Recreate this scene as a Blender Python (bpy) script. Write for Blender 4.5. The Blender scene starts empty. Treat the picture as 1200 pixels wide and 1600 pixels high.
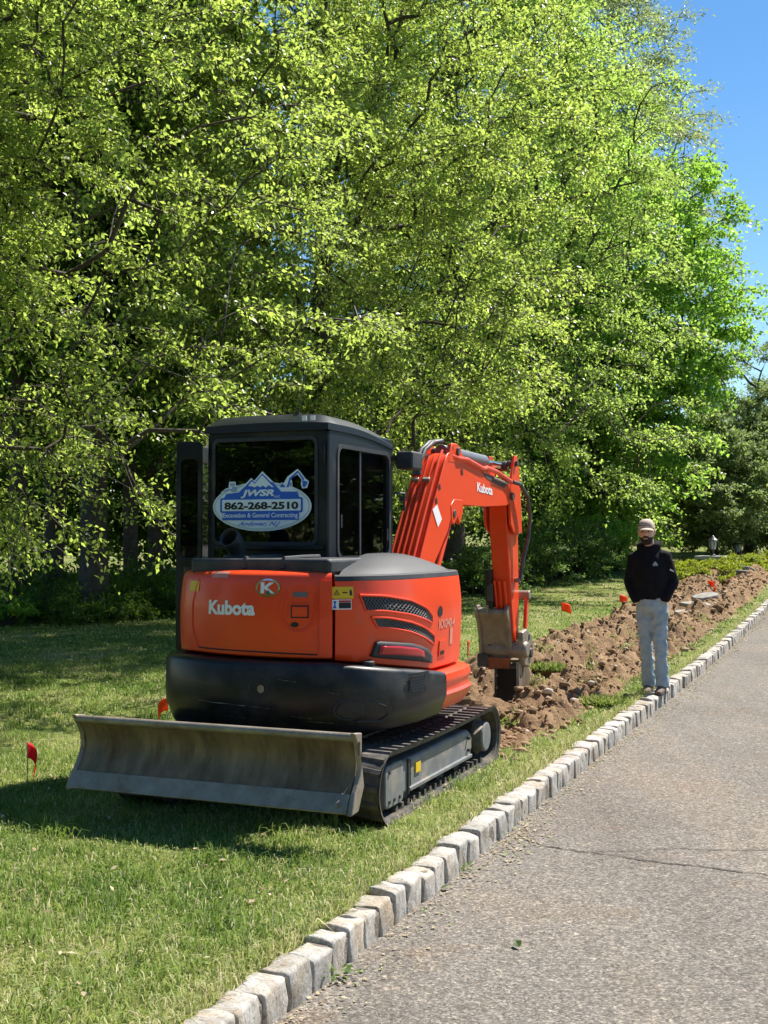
import bpy, bmesh, math, random
import numpy as np
from mathutils import Vector, Matrix
from mathutils import noise as mnoise

random.seed(7)
rng = np.random.default_rng(11)
SC = bpy.context.scene
COL = SC.collection

# ------------------------------------------------------------------ camera
F = 1850.0                      # focal length in pixels of a 1200 x 1600 frame
CAMZ = 1.6
PITCH = math.atan(40 / F)
cam_data = bpy.data.cameras.new('camera')
cam_data.sensor_fit = 'VERTICAL'
cam_data.sensor_height = 36.0
cam_data.lens = 36.0 * F / 1600.0
cam_data.clip_start = 0.05
cam_data.clip_end = 2000
cam = bpy.data.objects.new('camera', cam_data)
cam.location = (0, 0, CAMZ)
cam.rotation_euler = (math.pi / 2 + PITCH, 0, 0)
COL.objects.link(cam)
SC.camera = cam

# ------------------------------------------------------------------ sky and sun
SUN_DIR = Vector((0.55, 0.48, 1.0)).normalized()      # towards the sun
world = bpy.data.worlds.new('World')
SC.world = world
world.use_nodes = True
wn = world.node_tree
bg = wn.nodes['Background']
sky = wn.nodes.new('ShaderNodeTexSky')
sky.sky_type = 'NISHITA'
sky.sun_disc = False
sky.sun_elevation = math.asin(SUN_DIR.z)
sky.sun_rotation = math.atan2(SUN_DIR.x, SUN_DIR.y)
sky.air_density = 1.0
sky.dust_density = 0.05
sky.ozone_density = 1.3
bg.inputs['Strength'].default_value = 0.079
hs = wn.nodes.new('ShaderNodeHueSaturation')
hs.inputs['Saturation'].default_value = 1.28
wn.links.new(sky.outputs[0], hs.inputs['Color'])
wn.links.new(hs.outputs[0], bg.inputs['Color'])
sun_data = bpy.data.lights.new('sun', 'SUN')
sun_data.energy = 5.0
sun_data.angle = math.radians(0.53)
sun_data.color = (1.0, 0.945, 0.86)
sun = bpy.data.objects.new('sun', sun_data)
sun.rotation_euler = (-SUN_DIR).to_track_quat('-Z', 'Y').to_euler()
sun.location = SUN_DIR * 60
COL.objects.link(sun)
SC.view_settings.view_transform = 'Standard'
SC.view_settings.look = 'None'
SC.view_settings.gamma = 1.0
SC.view_settings.exposure = 0.97
SC.view_settings.use_curve_mapping = False
SC.render.engine = 'CYCLES'
SC.cycles.max_bounces = 8
SC.cycles.diffuse_bounces = 4
SC.cycles.glossy_bounces = 3
SC.cycles.transmission_bounces = 6
SC.cycles.transparent_max_bounces = 8
SC.cycles.sample_clamp_indirect = 6.0
SC.cycles.use_denoising = True
SC.cycles.use_adaptive_sampling = True
SC.cycles.adaptive_threshold = 0.015

# ------------------------------------------------------------------ frames
ANG = math.radians(22.2)
SA, CA = math.sin(ANG), math.cos(ANG)

def uv2xy(u, v):
    return u * SA + v * CA, u * CA - v * SA

def xy2uv(x, y):
    return x * SA + y * CA, x * CA - y * SA

def project(p):
    x, y, z = p[0], p[1], p[2] - CAMZ
    d = y * math.cos(PITCH) + z * math.sin(PITCH)
    h = -y * math.sin(PITCH) + z * math.cos(PITCH)
    return 600 + F * x / d, 800 - F * h / d

def ray(px, py):
    rx, ru = (px - 600) / F, (800 - py) / F
    return Vector((rx, math.cos(PITCH) - ru * math.sin(PITCH), math.sin(PITCH) + ru * math.cos(PITCH)))

def at(px, py, Y):
    r = ray(px, py)
    return Vector((0, 0, CAMZ)) + r * (Y / r.y)

# ------------------------------------------------------------------ numpy noise
def vnoise(x, y, seed=0):
    x = np.asarray(x, float); y = np.asarray(y, float)
    xi, yi = np.floor(x), np.floor(y)
    fx, fy = x - xi, y - yi
    fx = fx * fx * (3 - 2 * fx); fy = fy * fy * (3 - 2 * fy)
    def h(a, b):
        n = np.sin(a * 127.1 + b * 311.7 + seed * 74.7) * 43758.5453
        return n - np.floor(n)
    return ((h(xi, yi) * (1 - fx) + h(xi + 1, yi) * fx) * (1 - fy)
            + (h(xi, yi + 1) * (1 - fx) + h(xi + 1, yi + 1) * fx) * fy)

def fbm(x, y, oct=4, seed=0):
    r = 0; a = 0.5
    for k in range(oct):
        r = r + a * (vnoise(x * 2 ** k, y * 2 ** k, seed + k * 3) - 0.5) * 2
        a *= 0.5
    return r

def sstep(x, a, b):
    t = np.clip((x - a) / (b - a), 0, 1)
    return t * t * (3 - 2 * t)

# ------------------------------------------------------------------ heights of the place
def rise(u):
    s = np.maximum(0, np.asarray(u, float) - 13.0)
    return np.where(s < 20, 0.0013 * s * s, 0.52 + 0.03 * (s - 20))

CURB_V = -1.815
def lawn_z(u, v):
    u = np.asarray(u, float); v = np.asarray(v, float)
    d = np.maximum(0, -1.98 - v)
    z = 0.105 + rise(u) + 0.006 * np.minimum(d, 12) + 0.022 * fbm(u * 0.5, v * 0.5, 3, 5) * sstep(d, 0.1, 1.2)
    return z

def trench_mask(u, v):
    return sstep(u, 8.2, 8.7) * sstep(v, -3.75, -3.55) * (1 - sstep(v, -2.75, -2.55))

def soil_z(u, v):
    env = sstep(u, 7.75, 8.5)
    env_l = sstep(u, 7.55, 8.3)
    wob = 0.10 * fbm(u * 0.7, u * 0 + 3, 3, 9)
    hl = 0.165 * (0.80 + 0.75 * fbm(u * 1.1, u * 0 + 7, 3, 21)) + 0.004 * np.clip(u - 16, 0, 25)
    hr = (0.09 + 0.09 * sstep(u, 10.0, 11.2)) * (0.85 + 0.85 * fbm(u * 1.3, u * 0 + 1, 3, 33)) + 0.003 * np.clip(u - 16, 0, 25)
    vl, vr = -3.68 + wob, -2.70 + wob * 0.8
    ridge = lambda v0, w: np.exp(-np.abs((v - v0) / w) ** 2.2)
    z = env_l * hl * ridge(vl, 0.40) + env * hr * ridge(vr, 0.36)
    z = z - env * 0.42 * ridge(-3.17 + wob, 0.20) * (0.5 + 0.9 * vnoise(u * 0.8, v * 0 + 5, 40))
    edge = sstep(v, -4.45, -4.05) * (1 - sstep(v, -2.36, -2.12))
    n = fbm(u * 2.6, v * 3.2, 3, 61) * 0.14 + (np.abs(fbm(u * 5, v * 6, 3, 62)) - 0.1) * 0.15 + np.floor(fbm(u * 8 + v * 3, v * 9, 2, 65) * 4) * 0.028 + fbm(u * 22, v * 22, 2, 63) * 0.04
    return lawn_z(u, v) + (z + n * env_l * 0.9) * edge - 0.07 * (1 - edge) - 0.12 * (1 - env_l)

# ------------------------------------------------------------------ material helpers
MATS = {}
def nodes_of(name):
    m = bpy.data.materials.new(name)
    m.use_nodes = True
    MATS[name] = m
    return m, m.node_tree, m.node_tree.nodes['Principled BSDF']

def N(nt, typ, **kw):
    n = nt.nodes.new(typ)
    for k, v in kw.items():
        if k in n.inputs.keys():
            n.inputs[k].default_value = v
        else:
            setattr(n, k, v)
    return n

def ramp(nt, fac, stops):
    r = nt.nodes.new('ShaderNodeValToRGB')
    el = r.color_ramp.elements
    while len(el) < len(stops):
        el.new(0.5)
    for e, (p, c) in zip(el, stops):
        e.position = p
        e.color = (c[0], c[1], c[2], 1)
    nt.links.new(fac, r.inputs[0])
    return r.outputs[0]

def plain(name, col, rough=0.6, metal=0.0, var=0.12, scale=6.0, bump=0.0, bscale=40.0, coat=0.0, dirt=None, spec=0.5, stretch=None):
    """principled with mottled colour, optional relief and dirt patches"""
    m, nt, b = nodes_of(name)
    tc = nt.nodes.new('ShaderNodeTexCoord')
    src = tc.outputs['Object']
    if stretch:
        mp = nt.nodes.new('ShaderNodeMapping'); mp.inputs['Scale'].default_value = stretch
        nt.links.new(src, mp.inputs['Vector']); src = mp.outputs[0]
    nz = N(nt, 'ShaderNodeTexNoise', Scale=scale, Detail=6.0, Roughness=0.6)
    nt.links.new(src, nz.inputs['Vector'])
    c0 = [max(0, c * (1 - var)) for c in col]
    c1 = [min(1, c * (1 + var)) for c in col]
    out = ramp(nt, nz.outputs[0], [(0.3, c0), (0.7, c1)])
    if dirt:
        dcol, amount, dsc = dirt
        n2 = N(nt, 'ShaderNodeTexNoise', Scale=dsc, Detail=8.0, Roughness=0.65)
        nt.links.new(src, n2.inputs['Vector'])
        mask = ramp(nt, n2.outputs[0], [(0.62 - 0.3 * amount, (0, 0, 0)), (0.85 - 0.2 * amount, (1, 1, 1))])
        mx = nt.nodes.new('ShaderNodeMix'); mx.data_type = 'RGBA'
        nt.links.new(mask, mx.inputs['Factor'])
        nt.links.new(out, mx.inputs['A'])
        mx.inputs['B'].default_value = (*dcol, 1)
        out = mx.outputs['Result']
        rr = nt.nodes.new('ShaderNodeMapRange')
        rr.inputs['To Min'].default_value = rough
        rr.inputs['To Max'].default_value = min(1, rough + 0.35)
        nt.links.new(mask, rr.inputs['Value'])
        nt.links.new(rr.outputs[0], b.inputs['Roughness'])
    else:
        b.inputs['Roughness'].default_value = rough
    nt.links.new(out, b.inputs['Base Color'])
    b.inputs['Metallic'].default_value = metal
    b.inputs['Coat Weight'].default_value = coat
    b.inputs['Coat Roughness'].default_value = 0.12
    b.inputs['Specular IOR Level'].default_value = spec
    if bump:
        n3 = N(nt, 'ShaderNodeTexNoise', Scale=bscale, Detail=5.0, Roughness=0.6)
        nt.links.new(tc.outputs['Object'], n3.inputs['Vector'])
        bp = N(nt, 'ShaderNodeBump', Strength=bump, Distance=0.02)
        nt.links.new(n3.outputs[0], bp.inputs['Height'])
        nt.links.new(bp.outputs[0], b.inputs['Normal'])
    return m

def leafmat(name, dark, light, trans, tweight=0.5, rough=0.42, spec=0.5):
    m, nt, b = nodes_of(name)
    out = nt.nodes['Material Output']
    at_ = N(nt, 'ShaderNodeAttribute', attribute_name='tint')
    col = ramp(nt, at_.outputs['Fac'], [(0.0, dark), (0.65, light), (1.0, [min(1, c * 1.35) for c in light])])
    nt.links.new(col, b.inputs['Base Color'])
    b.inputs['Roughness'].default_value = rough
    b.inputs['Specular IOR Level'].default_value = spec
    tr = nt.nodes.new('ShaderNodeBsdfTranslucent')
    tcol = ramp(nt, at_.outputs['Fac'], [(0.0, [c * 0.6 for c in trans]), (0.7, trans), (1.0, [min(1, c * 1.25) for c in trans])])
    nt.links.new(tcol, tr.inputs['Color'])
    mx = nt.nodes.new('ShaderNodeMixShader')
    mx.inputs[0].default_value = tweight
    nt.links.new(b.outputs[0], mx.inputs[1])
    nt.links.new(tr.outputs[0], mx.inputs[2])
    nt.links.new(mx.outputs[0], out.inputs['Surface'])
    return m

# ------------------------------------------------------------------ object helpers
def tag(o, label=None, cat=None, group=None, kind=None):
    if label: o['label'] = label
    if cat: o['category'] = cat
    if group: o['group'] = group
    if kind: o['kind'] = kind
    return o

def empty(name, loc=(0, 0, 0), rz=0.0, scale=1.0):
    o = bpy.data.objects.new(name, None)
    o.empty_display_size = 0.2
    o.location = loc
    o.rotation_euler = (0, 0, rz)
    o.scale = (scale,) * 3
    COL.objects.link(o)
    return o

def link(name, me, mat=None, parent=None):
    o = bpy.data.objects.new(name, me)
    if mat is not None and not me.materials:
        me.materials.append(MATS[mat] if isinstance(mat, str) else mat)
    COL.objects.link(o)
    if parent is not None:
        o.parent = parent
    return o

def copy_tree(o, parent=None):
    c = o.copy()
    COL.objects.link(c)
    c.parent = parent
    for ch in list(o.children):
        copy_tree(ch, c)
    return c

def fast_mesh(name, verts, faces, tint=None, smooth=False):
    """verts Nx3, faces MxK arrays -> mesh"""
    me = bpy.data.meshes.new(name)
    verts = np.ascontiguousarray(verts, dtype=np.float32)
    faces = np.ascontiguousarray(faces, dtype=np.int32)
    nf, k = faces.shape
    me.vertices.add(len(verts)); me.vertices.foreach_set('co', verts.ravel())
    me.loops.add(nf * k); me.loops.foreach_set('vertex_index', faces.ravel())
    me.polygons.add(nf)
    me.polygons.foreach_set('loop_start', np.arange(0, nf * k, k, dtype=np.int32))
    if smooth:
        me.polygons.foreach_set('use_smooth', np.ones(nf, dtype=bool))
    me.update(calc_edges=True)
    if tint is not None:
        a = me.attributes.new('tint', 'FLOAT', 'FACE')
        a.data.foreach_set('value', np.ascontiguousarray(tint, dtype=np.float32))
    return me

class MB:
    """collects shapes, builds ONE mesh object"""
    def __init__(self):
        self.v = []; self.f = []
    def add(self, vs, fs):
        o = len(self.v)
        self.v += [tuple(p) for p in vs]
        self.f += [tuple(i + o for i in f) for f in fs]
        return self
    def box(self, c, s, rot=None):
        vs = [Vector((sx * s[0] / 2, sy * s[1] / 2, sz * s[2] / 2)) for sx in (-1, 1) for sy in (-1, 1) for sz in (-1, 1)]
        if rot is not None: vs = [rot @ p for p in vs]
        vs = [p + Vector(c) for p in vs]
        return self.add(vs, [(0, 1, 3, 2), (4, 6, 7, 5), (0, 4, 5, 1), (2, 3, 7, 6), (0, 2, 6, 4), (1, 5, 7, 3)])
    def bar(self, p, q, w, h, up=(0, 0, 1)):
        p, q = Vector(p), Vector(q)
        d = (q - p).normalized(); s = d.cross(Vector(up)).normalized(); t = s.cross(d)
        vs = [e + s * (i * w / 2) + t * (j * h / 2) for e in (p, q) for i, j in ((-1, -1), (1, -1), (1, 1), (-1, 1))]
        return self.add(vs, [(3, 2, 1, 0), (4, 5, 6, 7), (0, 1, 5, 4), (1, 2, 6, 5), (2, 3, 7, 6), (3, 0, 4, 7)])
    def prism(self, poly, lo, hi, axis=0):
        """poly: 2D points; axis 0: (y,z) extruded along x, 1: (x,z) along y, 2: (x,y) along z"""
        def mk(p, e):
            return ((e, p[0], p[1]), (p[0], e, p[1]), (p[0], p[1], e))[axis]
        n = len(poly)
        vs = [mk(p, lo) for p in poly] + [mk(p, hi) for p in poly]
        fs = [tuple(range(n))[::-1], tuple(range(n, 2 * n))] + [(i, (i + 1) % n, n + (i + 1) % n, n + i) for i in range(n)]
        return self.add(vs, fs)
    def tube(self, path, rad, sides=8, caps=True):
        path = [Vector(p) for p in path]
        n = len(path)
        rads = rad if isinstance(rad, (list, tuple)) else [rad] * n
        rings = []
        ref = None
        for i, p in enumerate(path):
            d = (path[min(i + 1, n - 1)] - path[max(i - 1, 0)]).normalized()
            if ref is None:
                ref = Vector((0, 0, 1)) if abs(d.z) < 0.9 else Vector((1, 0, 0))
            s = d.cross(ref).normalized(); t = s.cross(d).normalized(); ref = t
            r = rads[i]
            rx, ry = r if isinstance(r, (list, tuple)) else (r, r)
            rings.append([p + s * (math.cos(a) * rx) + t * (math.sin(a) * ry) for a in [2 * math.pi * k / sides for k in range(sides)]])
        vs = [p for r in rings for p in r]
        fs = []
        for i in range(n - 1):
            for k in range(sides):
                k2 = (k + 1) % sides
                fs.append((i * sides + k, i * sides + k2, (i + 1) * sides + k2, (i + 1) * sides + k))
        if caps:
            fs.append(tuple(range(sides))[::-1]); fs.append(tuple((n - 1) * sides + k for k in range(sides)))
        return self.add(vs, fs)
    def cyl(self, p, q, r, sides=16):
        return self.tube([p, q], r, sides)
    def grid(self, pts):
        """pts: rows of points"""
        h, w = len(pts), len(pts[0])
        return self.add([p for r in pts for p in r],
                        [(i * w + j, i * w + j + 1, (i + 1) * w + j + 1, (i + 1) * w + j) for i in range(h - 1) for j in range(w - 1)])
    def ico(self, c, r, jit=0.0, sub=1, squash=(1, 1, 1)):
        bm = bmesh.new(); bmesh.ops.create_icosphere(bm, subdivisions=sub, radius=1)
        vs = [Vector(c) + Vector((v.co.x * squash[0], v.co.y * squash[1], v.co.z * squash[2])) * (r * (1 + random.uniform(-jit, jit))) for v in bm.verts]
        fs = [tuple(v.index for v in f.verts) for f in bm.faces]
        bm.free()
        return self.add(vs, fs)
    def build(self, name, mat, parent=None, bevel=0.0, seg=2, smooth=None, subsurf=0, solid=0.0):
        me = bpy.data.meshes.new(name)
        me.from_pydata(self.v, [], self.f)
        bm = bmesh.new(); bm.from_mesh(me)
        bmesh.ops.recalc_face_normals(bm, faces=bm.faces)
        bm.to_mesh(me); bm.free()
        o = link(name, me, mat, parent)
        if solid:
            md = o.modifiers.new('solid', 'SOLIDIFY'); md.thickness = solid; md.offset = 0
        if bevel:
            md = o.modifiers.new('bevel', 'BEVEL'); md.width = bevel; md.segments = seg
            md.limit_method = 'ANGLE'; md.angle_limit = math.radians(35); md.harden_normals = False
        if subsurf:
            md = o.modifiers.new('sub', 'SUBSURF'); md.levels = subsurf; md.render_levels = subsurf
        if smooth is None: smooth = bool(bevel or subsurf)
        if smooth:
            me.polygons.foreach_set('use_smooth', np.ones(len(me.polygons), dtype=bool))
            if not subsurf:
                me.set_sharp_from_angle(angle=math.radians(40))
        return o

def rrect(x0, x1, y0, y1, r, n=6):
    pts = []
    for cx, cy, a0 in ((x1 - r, y1 - r, 0), (x0 + r, y1 - r, 90), (x0 + r, y0 + r, 180), (x1 - r, y0 + r, 270)):
        for k in range(n + 1):
            a = math.radians(a0 + 90 * k / n)
            pts.append((cx + r * math.cos(a), cy + r * math.sin(a)))
    return pts

def text_mesh(s, size, bold=0.0, shear=0.0, width=1.0, align='CENTER', spacing=1.0):
    """flat triangulated lettering in (x, y), centred"""
    cu = bpy.data.curves.new('t', 'FONT')
    cu.body = s; cu.size = size; cu.offset = bold; cu.shear = shear
    cu.align_x = 'LEFT'; cu.space_character = spacing; cu.resolution_u = 4
    ob = bpy.data.objects.new('t', cu)
    COL.objects.link(ob)
    dg = bpy.context.evaluated_depsgraph_get(); dg.update()
    me = bpy.data.meshes.new_from_object(ob.evaluated_get(dg))
    vs = np.array([tuple(v.co) for v in me.vertices]); fs = [tuple(p.vertices) for p in me.polygons]
    bpy.data.objects.remove(ob); bpy.data.curves.remove(cu); bpy.data.meshes.remove(me)
    x0, x1 = vs[:, 0].min(), vs[:, 0].max(); y0, y1 = vs[:, 1].min(), vs[:, 1].max()
    vs[:, 0] = (vs[:, 0] - (x0 + x1) / 2) * width
    vs[:, 1] -= (y0 + y1) / 2
    return vs[:, :2], fs

def fit_text(s, w, h, **kw):
    vs, fs = text_mesh(s, 1.0, **kw)
    vs = vs.copy()
    vs[:, 0] *= w / (vs[:, 0].max() - vs[:, 0].min())
    vs[:, 1] *= h / (vs[:, 1].max() - vs[:, 1].min())
    return vs, fs

# ------------------------------------------------------------------ materials of the setting
def ground_mat():
    m, nt, b = nodes_of('lawn')
    tc = nt.nodes.new('ShaderNodeTexCoord')
    n1 = N(nt, 'ShaderNodeTexNoise', Scale=0.9, Detail=5.0, Roughness=0.6)
    n2 = N(nt, 'ShaderNodeTexNoise', Scale=38.0, Detail=4.0, Roughness=0.7)
    for n in (n1, n2): nt.links.new(tc.outputs['Object'], n.inputs['Vector'])
    a = ramp(nt, n1.outputs[0], [(0.35, (0.11, 0.16, 0.034)), (0.52, (0.18, 0.20, 0.06)), (0.70, (0.34, 0.29, 0.17))])
    c = ramp(nt, n2.outputs[0], [(0.3, (0.7, 0.7, 0.65)), (0.7, (1.25, 1.25, 1.2))])
    mx = nt.nodes.new('ShaderNodeMix'); mx.data_type = 'RGBA'; mx.blend_type = 'MULTIPLY'
    mx.inputs['Factor'].default_value = 1.0
    nt.links.new(a, mx.inputs['A']); nt.links.new(c, mx.inputs['B'])
    nt.links.new(mx.outputs['Result'], b.inputs['Base Color'])
    b.inputs['Roughness'].default_value = 0.95
    b.inputs['Specular IOR Level'].default_value = 0.1
    bp = N(nt, 'ShaderNodeBump', Strength=0.8, Distance=0.03)
    nt.links.new(n2.outputs[0], bp.inputs['Height']); nt.links.new(bp.outputs[0], b.inputs['Normal'])
ground_mat()

def asphalt_mat():
    m, nt, b = nodes_of('asphalt')
    tc = nt.nodes.new('ShaderNodeTexCoord')
    vo = N(nt, 'ShaderNodeTexVoronoi', Scale=125.0)
    vo2 = N(nt, 'ShaderNodeTexVoronoi', Scale=60.0)
    big = N(nt, 'ShaderNodeTexNoise', Scale=0.55, Detail=6.0, Roughness=0.62)
    mid = N(nt, 'ShaderNodeTexNoise', Scale=9.0, Detail=6.0, Roughness=0.7)
    for n in (vo, vo2, big, mid): nt.links.new(tc.outputs['Object'], n.inputs['Vector'])
    sep = nt.nodes.new('ShaderNodeSeparateColor'); nt.links.new(vo.outputs['Color'], sep.inputs[0])
    a = ramp(nt, sep.outputs[0], [(0.0, (0.090, 0.079, 0.066)), (0.3, (0.148, 0.133, 0.114)), (0.7, (0.190, 0.172, 0.149)), (1.0, (0.33, 0.30, 0.265))])
    sep2 = nt.nodes.new('ShaderNodeSeparateColor'); nt.links.new(vo2.outputs['Color'], sep2.inputs[0])
    a2 = ramp(nt, sep2.outputs[1], [(0.0, (0.70, 0.70, 0.70)), (0.5, (1, 1, 1)), (0.93, (1.02, 1.0, 0.98)), (1.0, (1.45, 1.4, 1.3))])
    c = ramp(nt, big.outputs[0], [(0.3, (0.82, 0.81, 0.80)), (0.5, (1, 1, 1)), (0.72, (1.12, 1.03, 0.93))])
    c2 = ramp(nt, mid.outputs[0], [(0.3, (0.86, 0.86, 0.86)), (0.7, (1.12, 1.10, 1.08))])
    mp = nt.nodes.new('ShaderNodeMapping'); mp.inputs['Rotation'].default_value = (0, 0, ANG); mp.inputs['Scale'].default_value = (1.3, 0.10, 1)
    ln = N(nt, 'ShaderNodeTexNoise', Scale=1.0, Detail=4.0, Roughness=0.55)
    nt.links.new(tc.outputs['Object'], mp.inputs['Vector']); nt.links.new(mp.outputs[0], ln.inputs['Vector'])
    c3 = ramp(nt, ln.outputs[0], [(0.32, (0.86, 0.84, 0.82)), (0.5, (1, 1, 1)), (0.68, (1.10, 1.06, 1.0))])
    st = N(nt, 'ShaderNodeTexNoise', Scale=1.7, Detail=7.0, Roughness=0.7)
    nt.links.new(tc.outputs['Object'], st.inputs['Vector'])
    c4 = ramp(nt, st.outputs[0], [(0.56, (1, 1, 1)), (0.72, (1.04, 0.90, 0.76))])
    cur = a
    for k in (a2, c, c2, c3, c4):
        mx = nt.nodes.new('ShaderNodeMix'); mx.data_type = 'RGBA'; mx.blend_type = 'MULTIPLY'
        mx.inputs['Factor'].default_value = 1.0
        nt.links.new(cur, mx.inputs['A']); nt.links.new(k, mx.inputs['B']); cur = mx.outputs['Result']
    nt.links.new(cur, b.inputs['Base Color'])
    b.inputs['Roughness'].default_value = 0.88
    b.inputs['Specular IOR Level'].default_value = 0.25
    bp = N(nt, 'ShaderNodeBump', Strength=0.35, Distance=0.004)
    nt.links.new(vo.outputs['Distance'], bp.inputs['Height']); bp.invert = True
    nt.links.new(bp.outputs[0], b.inputs['Normal'])
asphalt_mat()

def granite_mat():
    m, nt, b = nodes_of('granite')
    tc = nt.nodes.new('ShaderNodeTexCoord')
    oi = nt.nodes.new('ShaderNodeObjectInfo')
    add = nt.nodes.new('ShaderNodeVectorMath'); add.operation = 'ADD'
    sc_ = nt.nodes.new('ShaderNodeVectorMath'); sc_.operation = 'SCALE'
    comb = nt.nodes.new('ShaderNodeCombineXYZ')
    for k in range(3): nt.links.new(oi.outputs['Random'], comb.inputs[k])
    nt.links.new(comb.outputs[0], sc_.inputs[0]); sc_.inputs['Scale'].default_value = 40.0
    nt.links.new(tc.outputs['Object'], add.inputs[0]); nt.links.new(sc_.outputs[0], add.inputs[1])
    n1 = N(nt, 'ShaderNodeTexNoise', Scale=11.0, Detail=8.0, Roughness=0.68)
    n2 = N(nt, 'ShaderNodeTexNoise', Scale=75.0, Detail=3.0, Roughness=0.6)
    n3 = N(nt, 'ShaderNodeTexNoise', Scale=5.0, Detail=7.0, Roughness=0.7)
    for n in (n1, n2, n3): nt.links.new(add.outputs[0], n.inputs['Vector'])
    a = ramp(nt, n1.outputs[0], [(0.28, (0.20, 0.18, 0.155)), (0.45, (0.40, 0.375, 0.34)), (0.6, (0.51, 0.49, 0.46)), (0.8, (0.60, 0.585, 0.565))])
    sp = ramp(nt, n2.outputs[0], [(0.33, (0.55, 0.55, 0.55)), (0.48, (1, 1, 1))])
    st = ramp(nt, n3.outputs[0], [(0.48, (1, 1, 1)), (0.68, (0.88, 0.72, 0.52))])
    val = ramp(nt, oi.outputs['Random'], [(0, (0.78, 0.78, 0.76)), (1, (1.08, 1.06, 1.03))])
    cur = a
    for k in (sp, st, val):
        mx = nt.nodes.new('ShaderNodeMix'); mx.data_type = 'RGBA'; mx.blend_type = 'MULTIPLY'
        mx.inputs['Factor'].default_value = 1.0
        nt.links.new(cur, mx.inputs['A']); nt.links.new(k, mx.inputs['B']); cur = mx.outputs['Result']
    nt.links.new(cur, b.inputs['Base Color'])
    b.inputs['Roughness'].default_value = 0.8
    bp = N(nt, 'ShaderNodeBump', Strength=0.7, Distance=0.012)
    nt.links.new(n1.outputs[0], bp.inputs['Height']); nt.links.new(bp.outputs[0], b.inputs['Normal'])
granite_mat()

def soil_mat():
    m, nt, b = nodes_of('soil')
    tc = nt.nodes.new('ShaderNodeTexCoord')
    n1 = N(nt, 'ShaderNodeTexNoise', Scale=2.2, Detail=8.0, Roughness=0.7)
    n2 = N(nt, 'ShaderNodeTexNoise', Scale=30.0, Detail=6.0, Roughness=0.75)
    for n in (n1, n2): nt.links.new(tc.outputs['Object'], n.inputs['Vector'])
    a = ramp(nt, n1.outputs[0], [(0.25, (0.10, 0.060, 0.034)), (0.42, (0.240, 0.152, 0.084)), (0.6, (0.335, 0.218, 0.124)), (0.8, (0.43, 0.305, 0.190))])
    c = ramp(nt, n2.outputs[0], [(0.3, (0.62, 0.6, 0.58)), (0.6, (1.05, 1.05, 1.05)), (0.78, (1.35, 1.33, 1.3))])
    mx = nt.nodes.new('ShaderNodeMix'); mx.data_type = 'RGBA'; mx.blend_type = 'MULTIPLY'; mx.inputs['Factor'].default_value = 1.0
    nt.links.new(a, mx.inputs['A']); nt.links.new(c, mx.inputs['B'])
    nt.links.new(mx.outputs['Result'], b.inputs['Base Color'])
    b.inputs['Roughness'].default_value = 0.95; b.inputs['Specular IOR Level'].default_value = 0.15
    bp = N(nt, 'ShaderNodeBump', Strength=0.9, Distance=0.03)
    nt.links.new(n2.outputs[0], bp.inputs['Height']); nt.links.new(bp.outputs[0], b.inputs['Normal'])
soil_mat()

def tint_mat(name, stops, rough=0.8, trans=0.0, tcol=None, spec=0.3):
    m, nt, b = nodes_of(name)
    a = N(nt, 'ShaderNodeAttribute', attribute_name='tint')
    c = ramp(nt, a.outputs['Fac'], stops)
    nt.links.new(c, b.inputs['Base Color'])
    b.inputs['Roughness'].default_value = rough
    b.inputs['Specular IOR Level'].default_value = spec
    if trans:
        tr = nt.nodes.new('ShaderNodeBsdfTranslucent')
        tc = ramp(nt, a.outputs['Fac'], tcol or stops)
        nt.links.new(tc, tr.inputs['Color'])
        mx = nt.nodes.new('ShaderNodeMixShader'); mx.inputs[0].default_value = trans
        nt.links.new(b.outputs[0], mx.inputs[1]); nt.links.new(tr.outputs[0], mx.inputs[2])
        nt.links.new(mx.outputs[0], nt.nodes['Material Output'].inputs['Surface'])
GRASS = [(0.0, (0.070, 0.135, 0.020)), (0.3, (0.155, 0.240, 0.040)), (0.55, (0.275, 0.335, 0.080)), (0.78, (0.42, 0.40, 0.17)), (1.0, (0.64, 0.56, 0.37))]
tint_mat('grass', GRASS, 0.55, 0.35, [(p, [min(1, c * 1.5) for c in q]) for p, q in GRASS])
tint_mat('litter', [(0, (0.17, 0.11, 0.065)), (0.4, (0.32, 0.245, 0.15)), (0.8, (0.48, 0.40, 0.26)), (1, (0.20, 0.27, 0.08))], 0.8)
tint_mat('clod', [(0, (0.12, 0.075, 0.042)), (0.5, (0.28, 0.180, 0.105)), (0.9, (0.40, 0.275, 0.170)), (1, (0.50, 0.44, 0.36))], 0.95, spec=0.15)
plain('mortar', (0.20, 0.165, 0.13), 0.95, var=0.3, scale=14, bump=0.5)
plain('crack', (0.030, 0.027, 0.022), 0.95, var=0.3)
plain('bark', (0.075, 0.058, 0.045), 0.9, var=0.45, scale=7, bump=0.8, bscale=22)
plain('bark_grey', (0.14, 0.12, 0.10), 0.9, var=0.4, scale=7, bump=0.8, bscale=22)
plain('stone_grey', (0.27, 0.25, 0.22), 0.85, var=0.3, scale=9, bump=0.6)
plain('stone_dark', (0.16, 0.15, 0.14), 0.85, var=0.35, scale=9, bump=0.6)
plain('capstone', (0.46, 0.45, 0.43), 0.8, var=0.12, scale=9, bump=0.3)
leafmat('leaf_pear', (0.080, 0.130, 0.020), (0.20, 0.250, 0.058), (0.535, 0.69, 0.12), 0.58, 0.38, 0.5)
leafmat('leaf_mid', (0.075, 0.130, 0.020), (0.185, 0.250, 0.060), (0.49, 0.69, 0.125), 0.58, 0.40)
leafmat('leaf_maple', (0.065, 0.145, 0.016), (0.15, 0.265, 0.035), (0.40, 0.68, 0.08), 0.58, 0.45)
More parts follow.
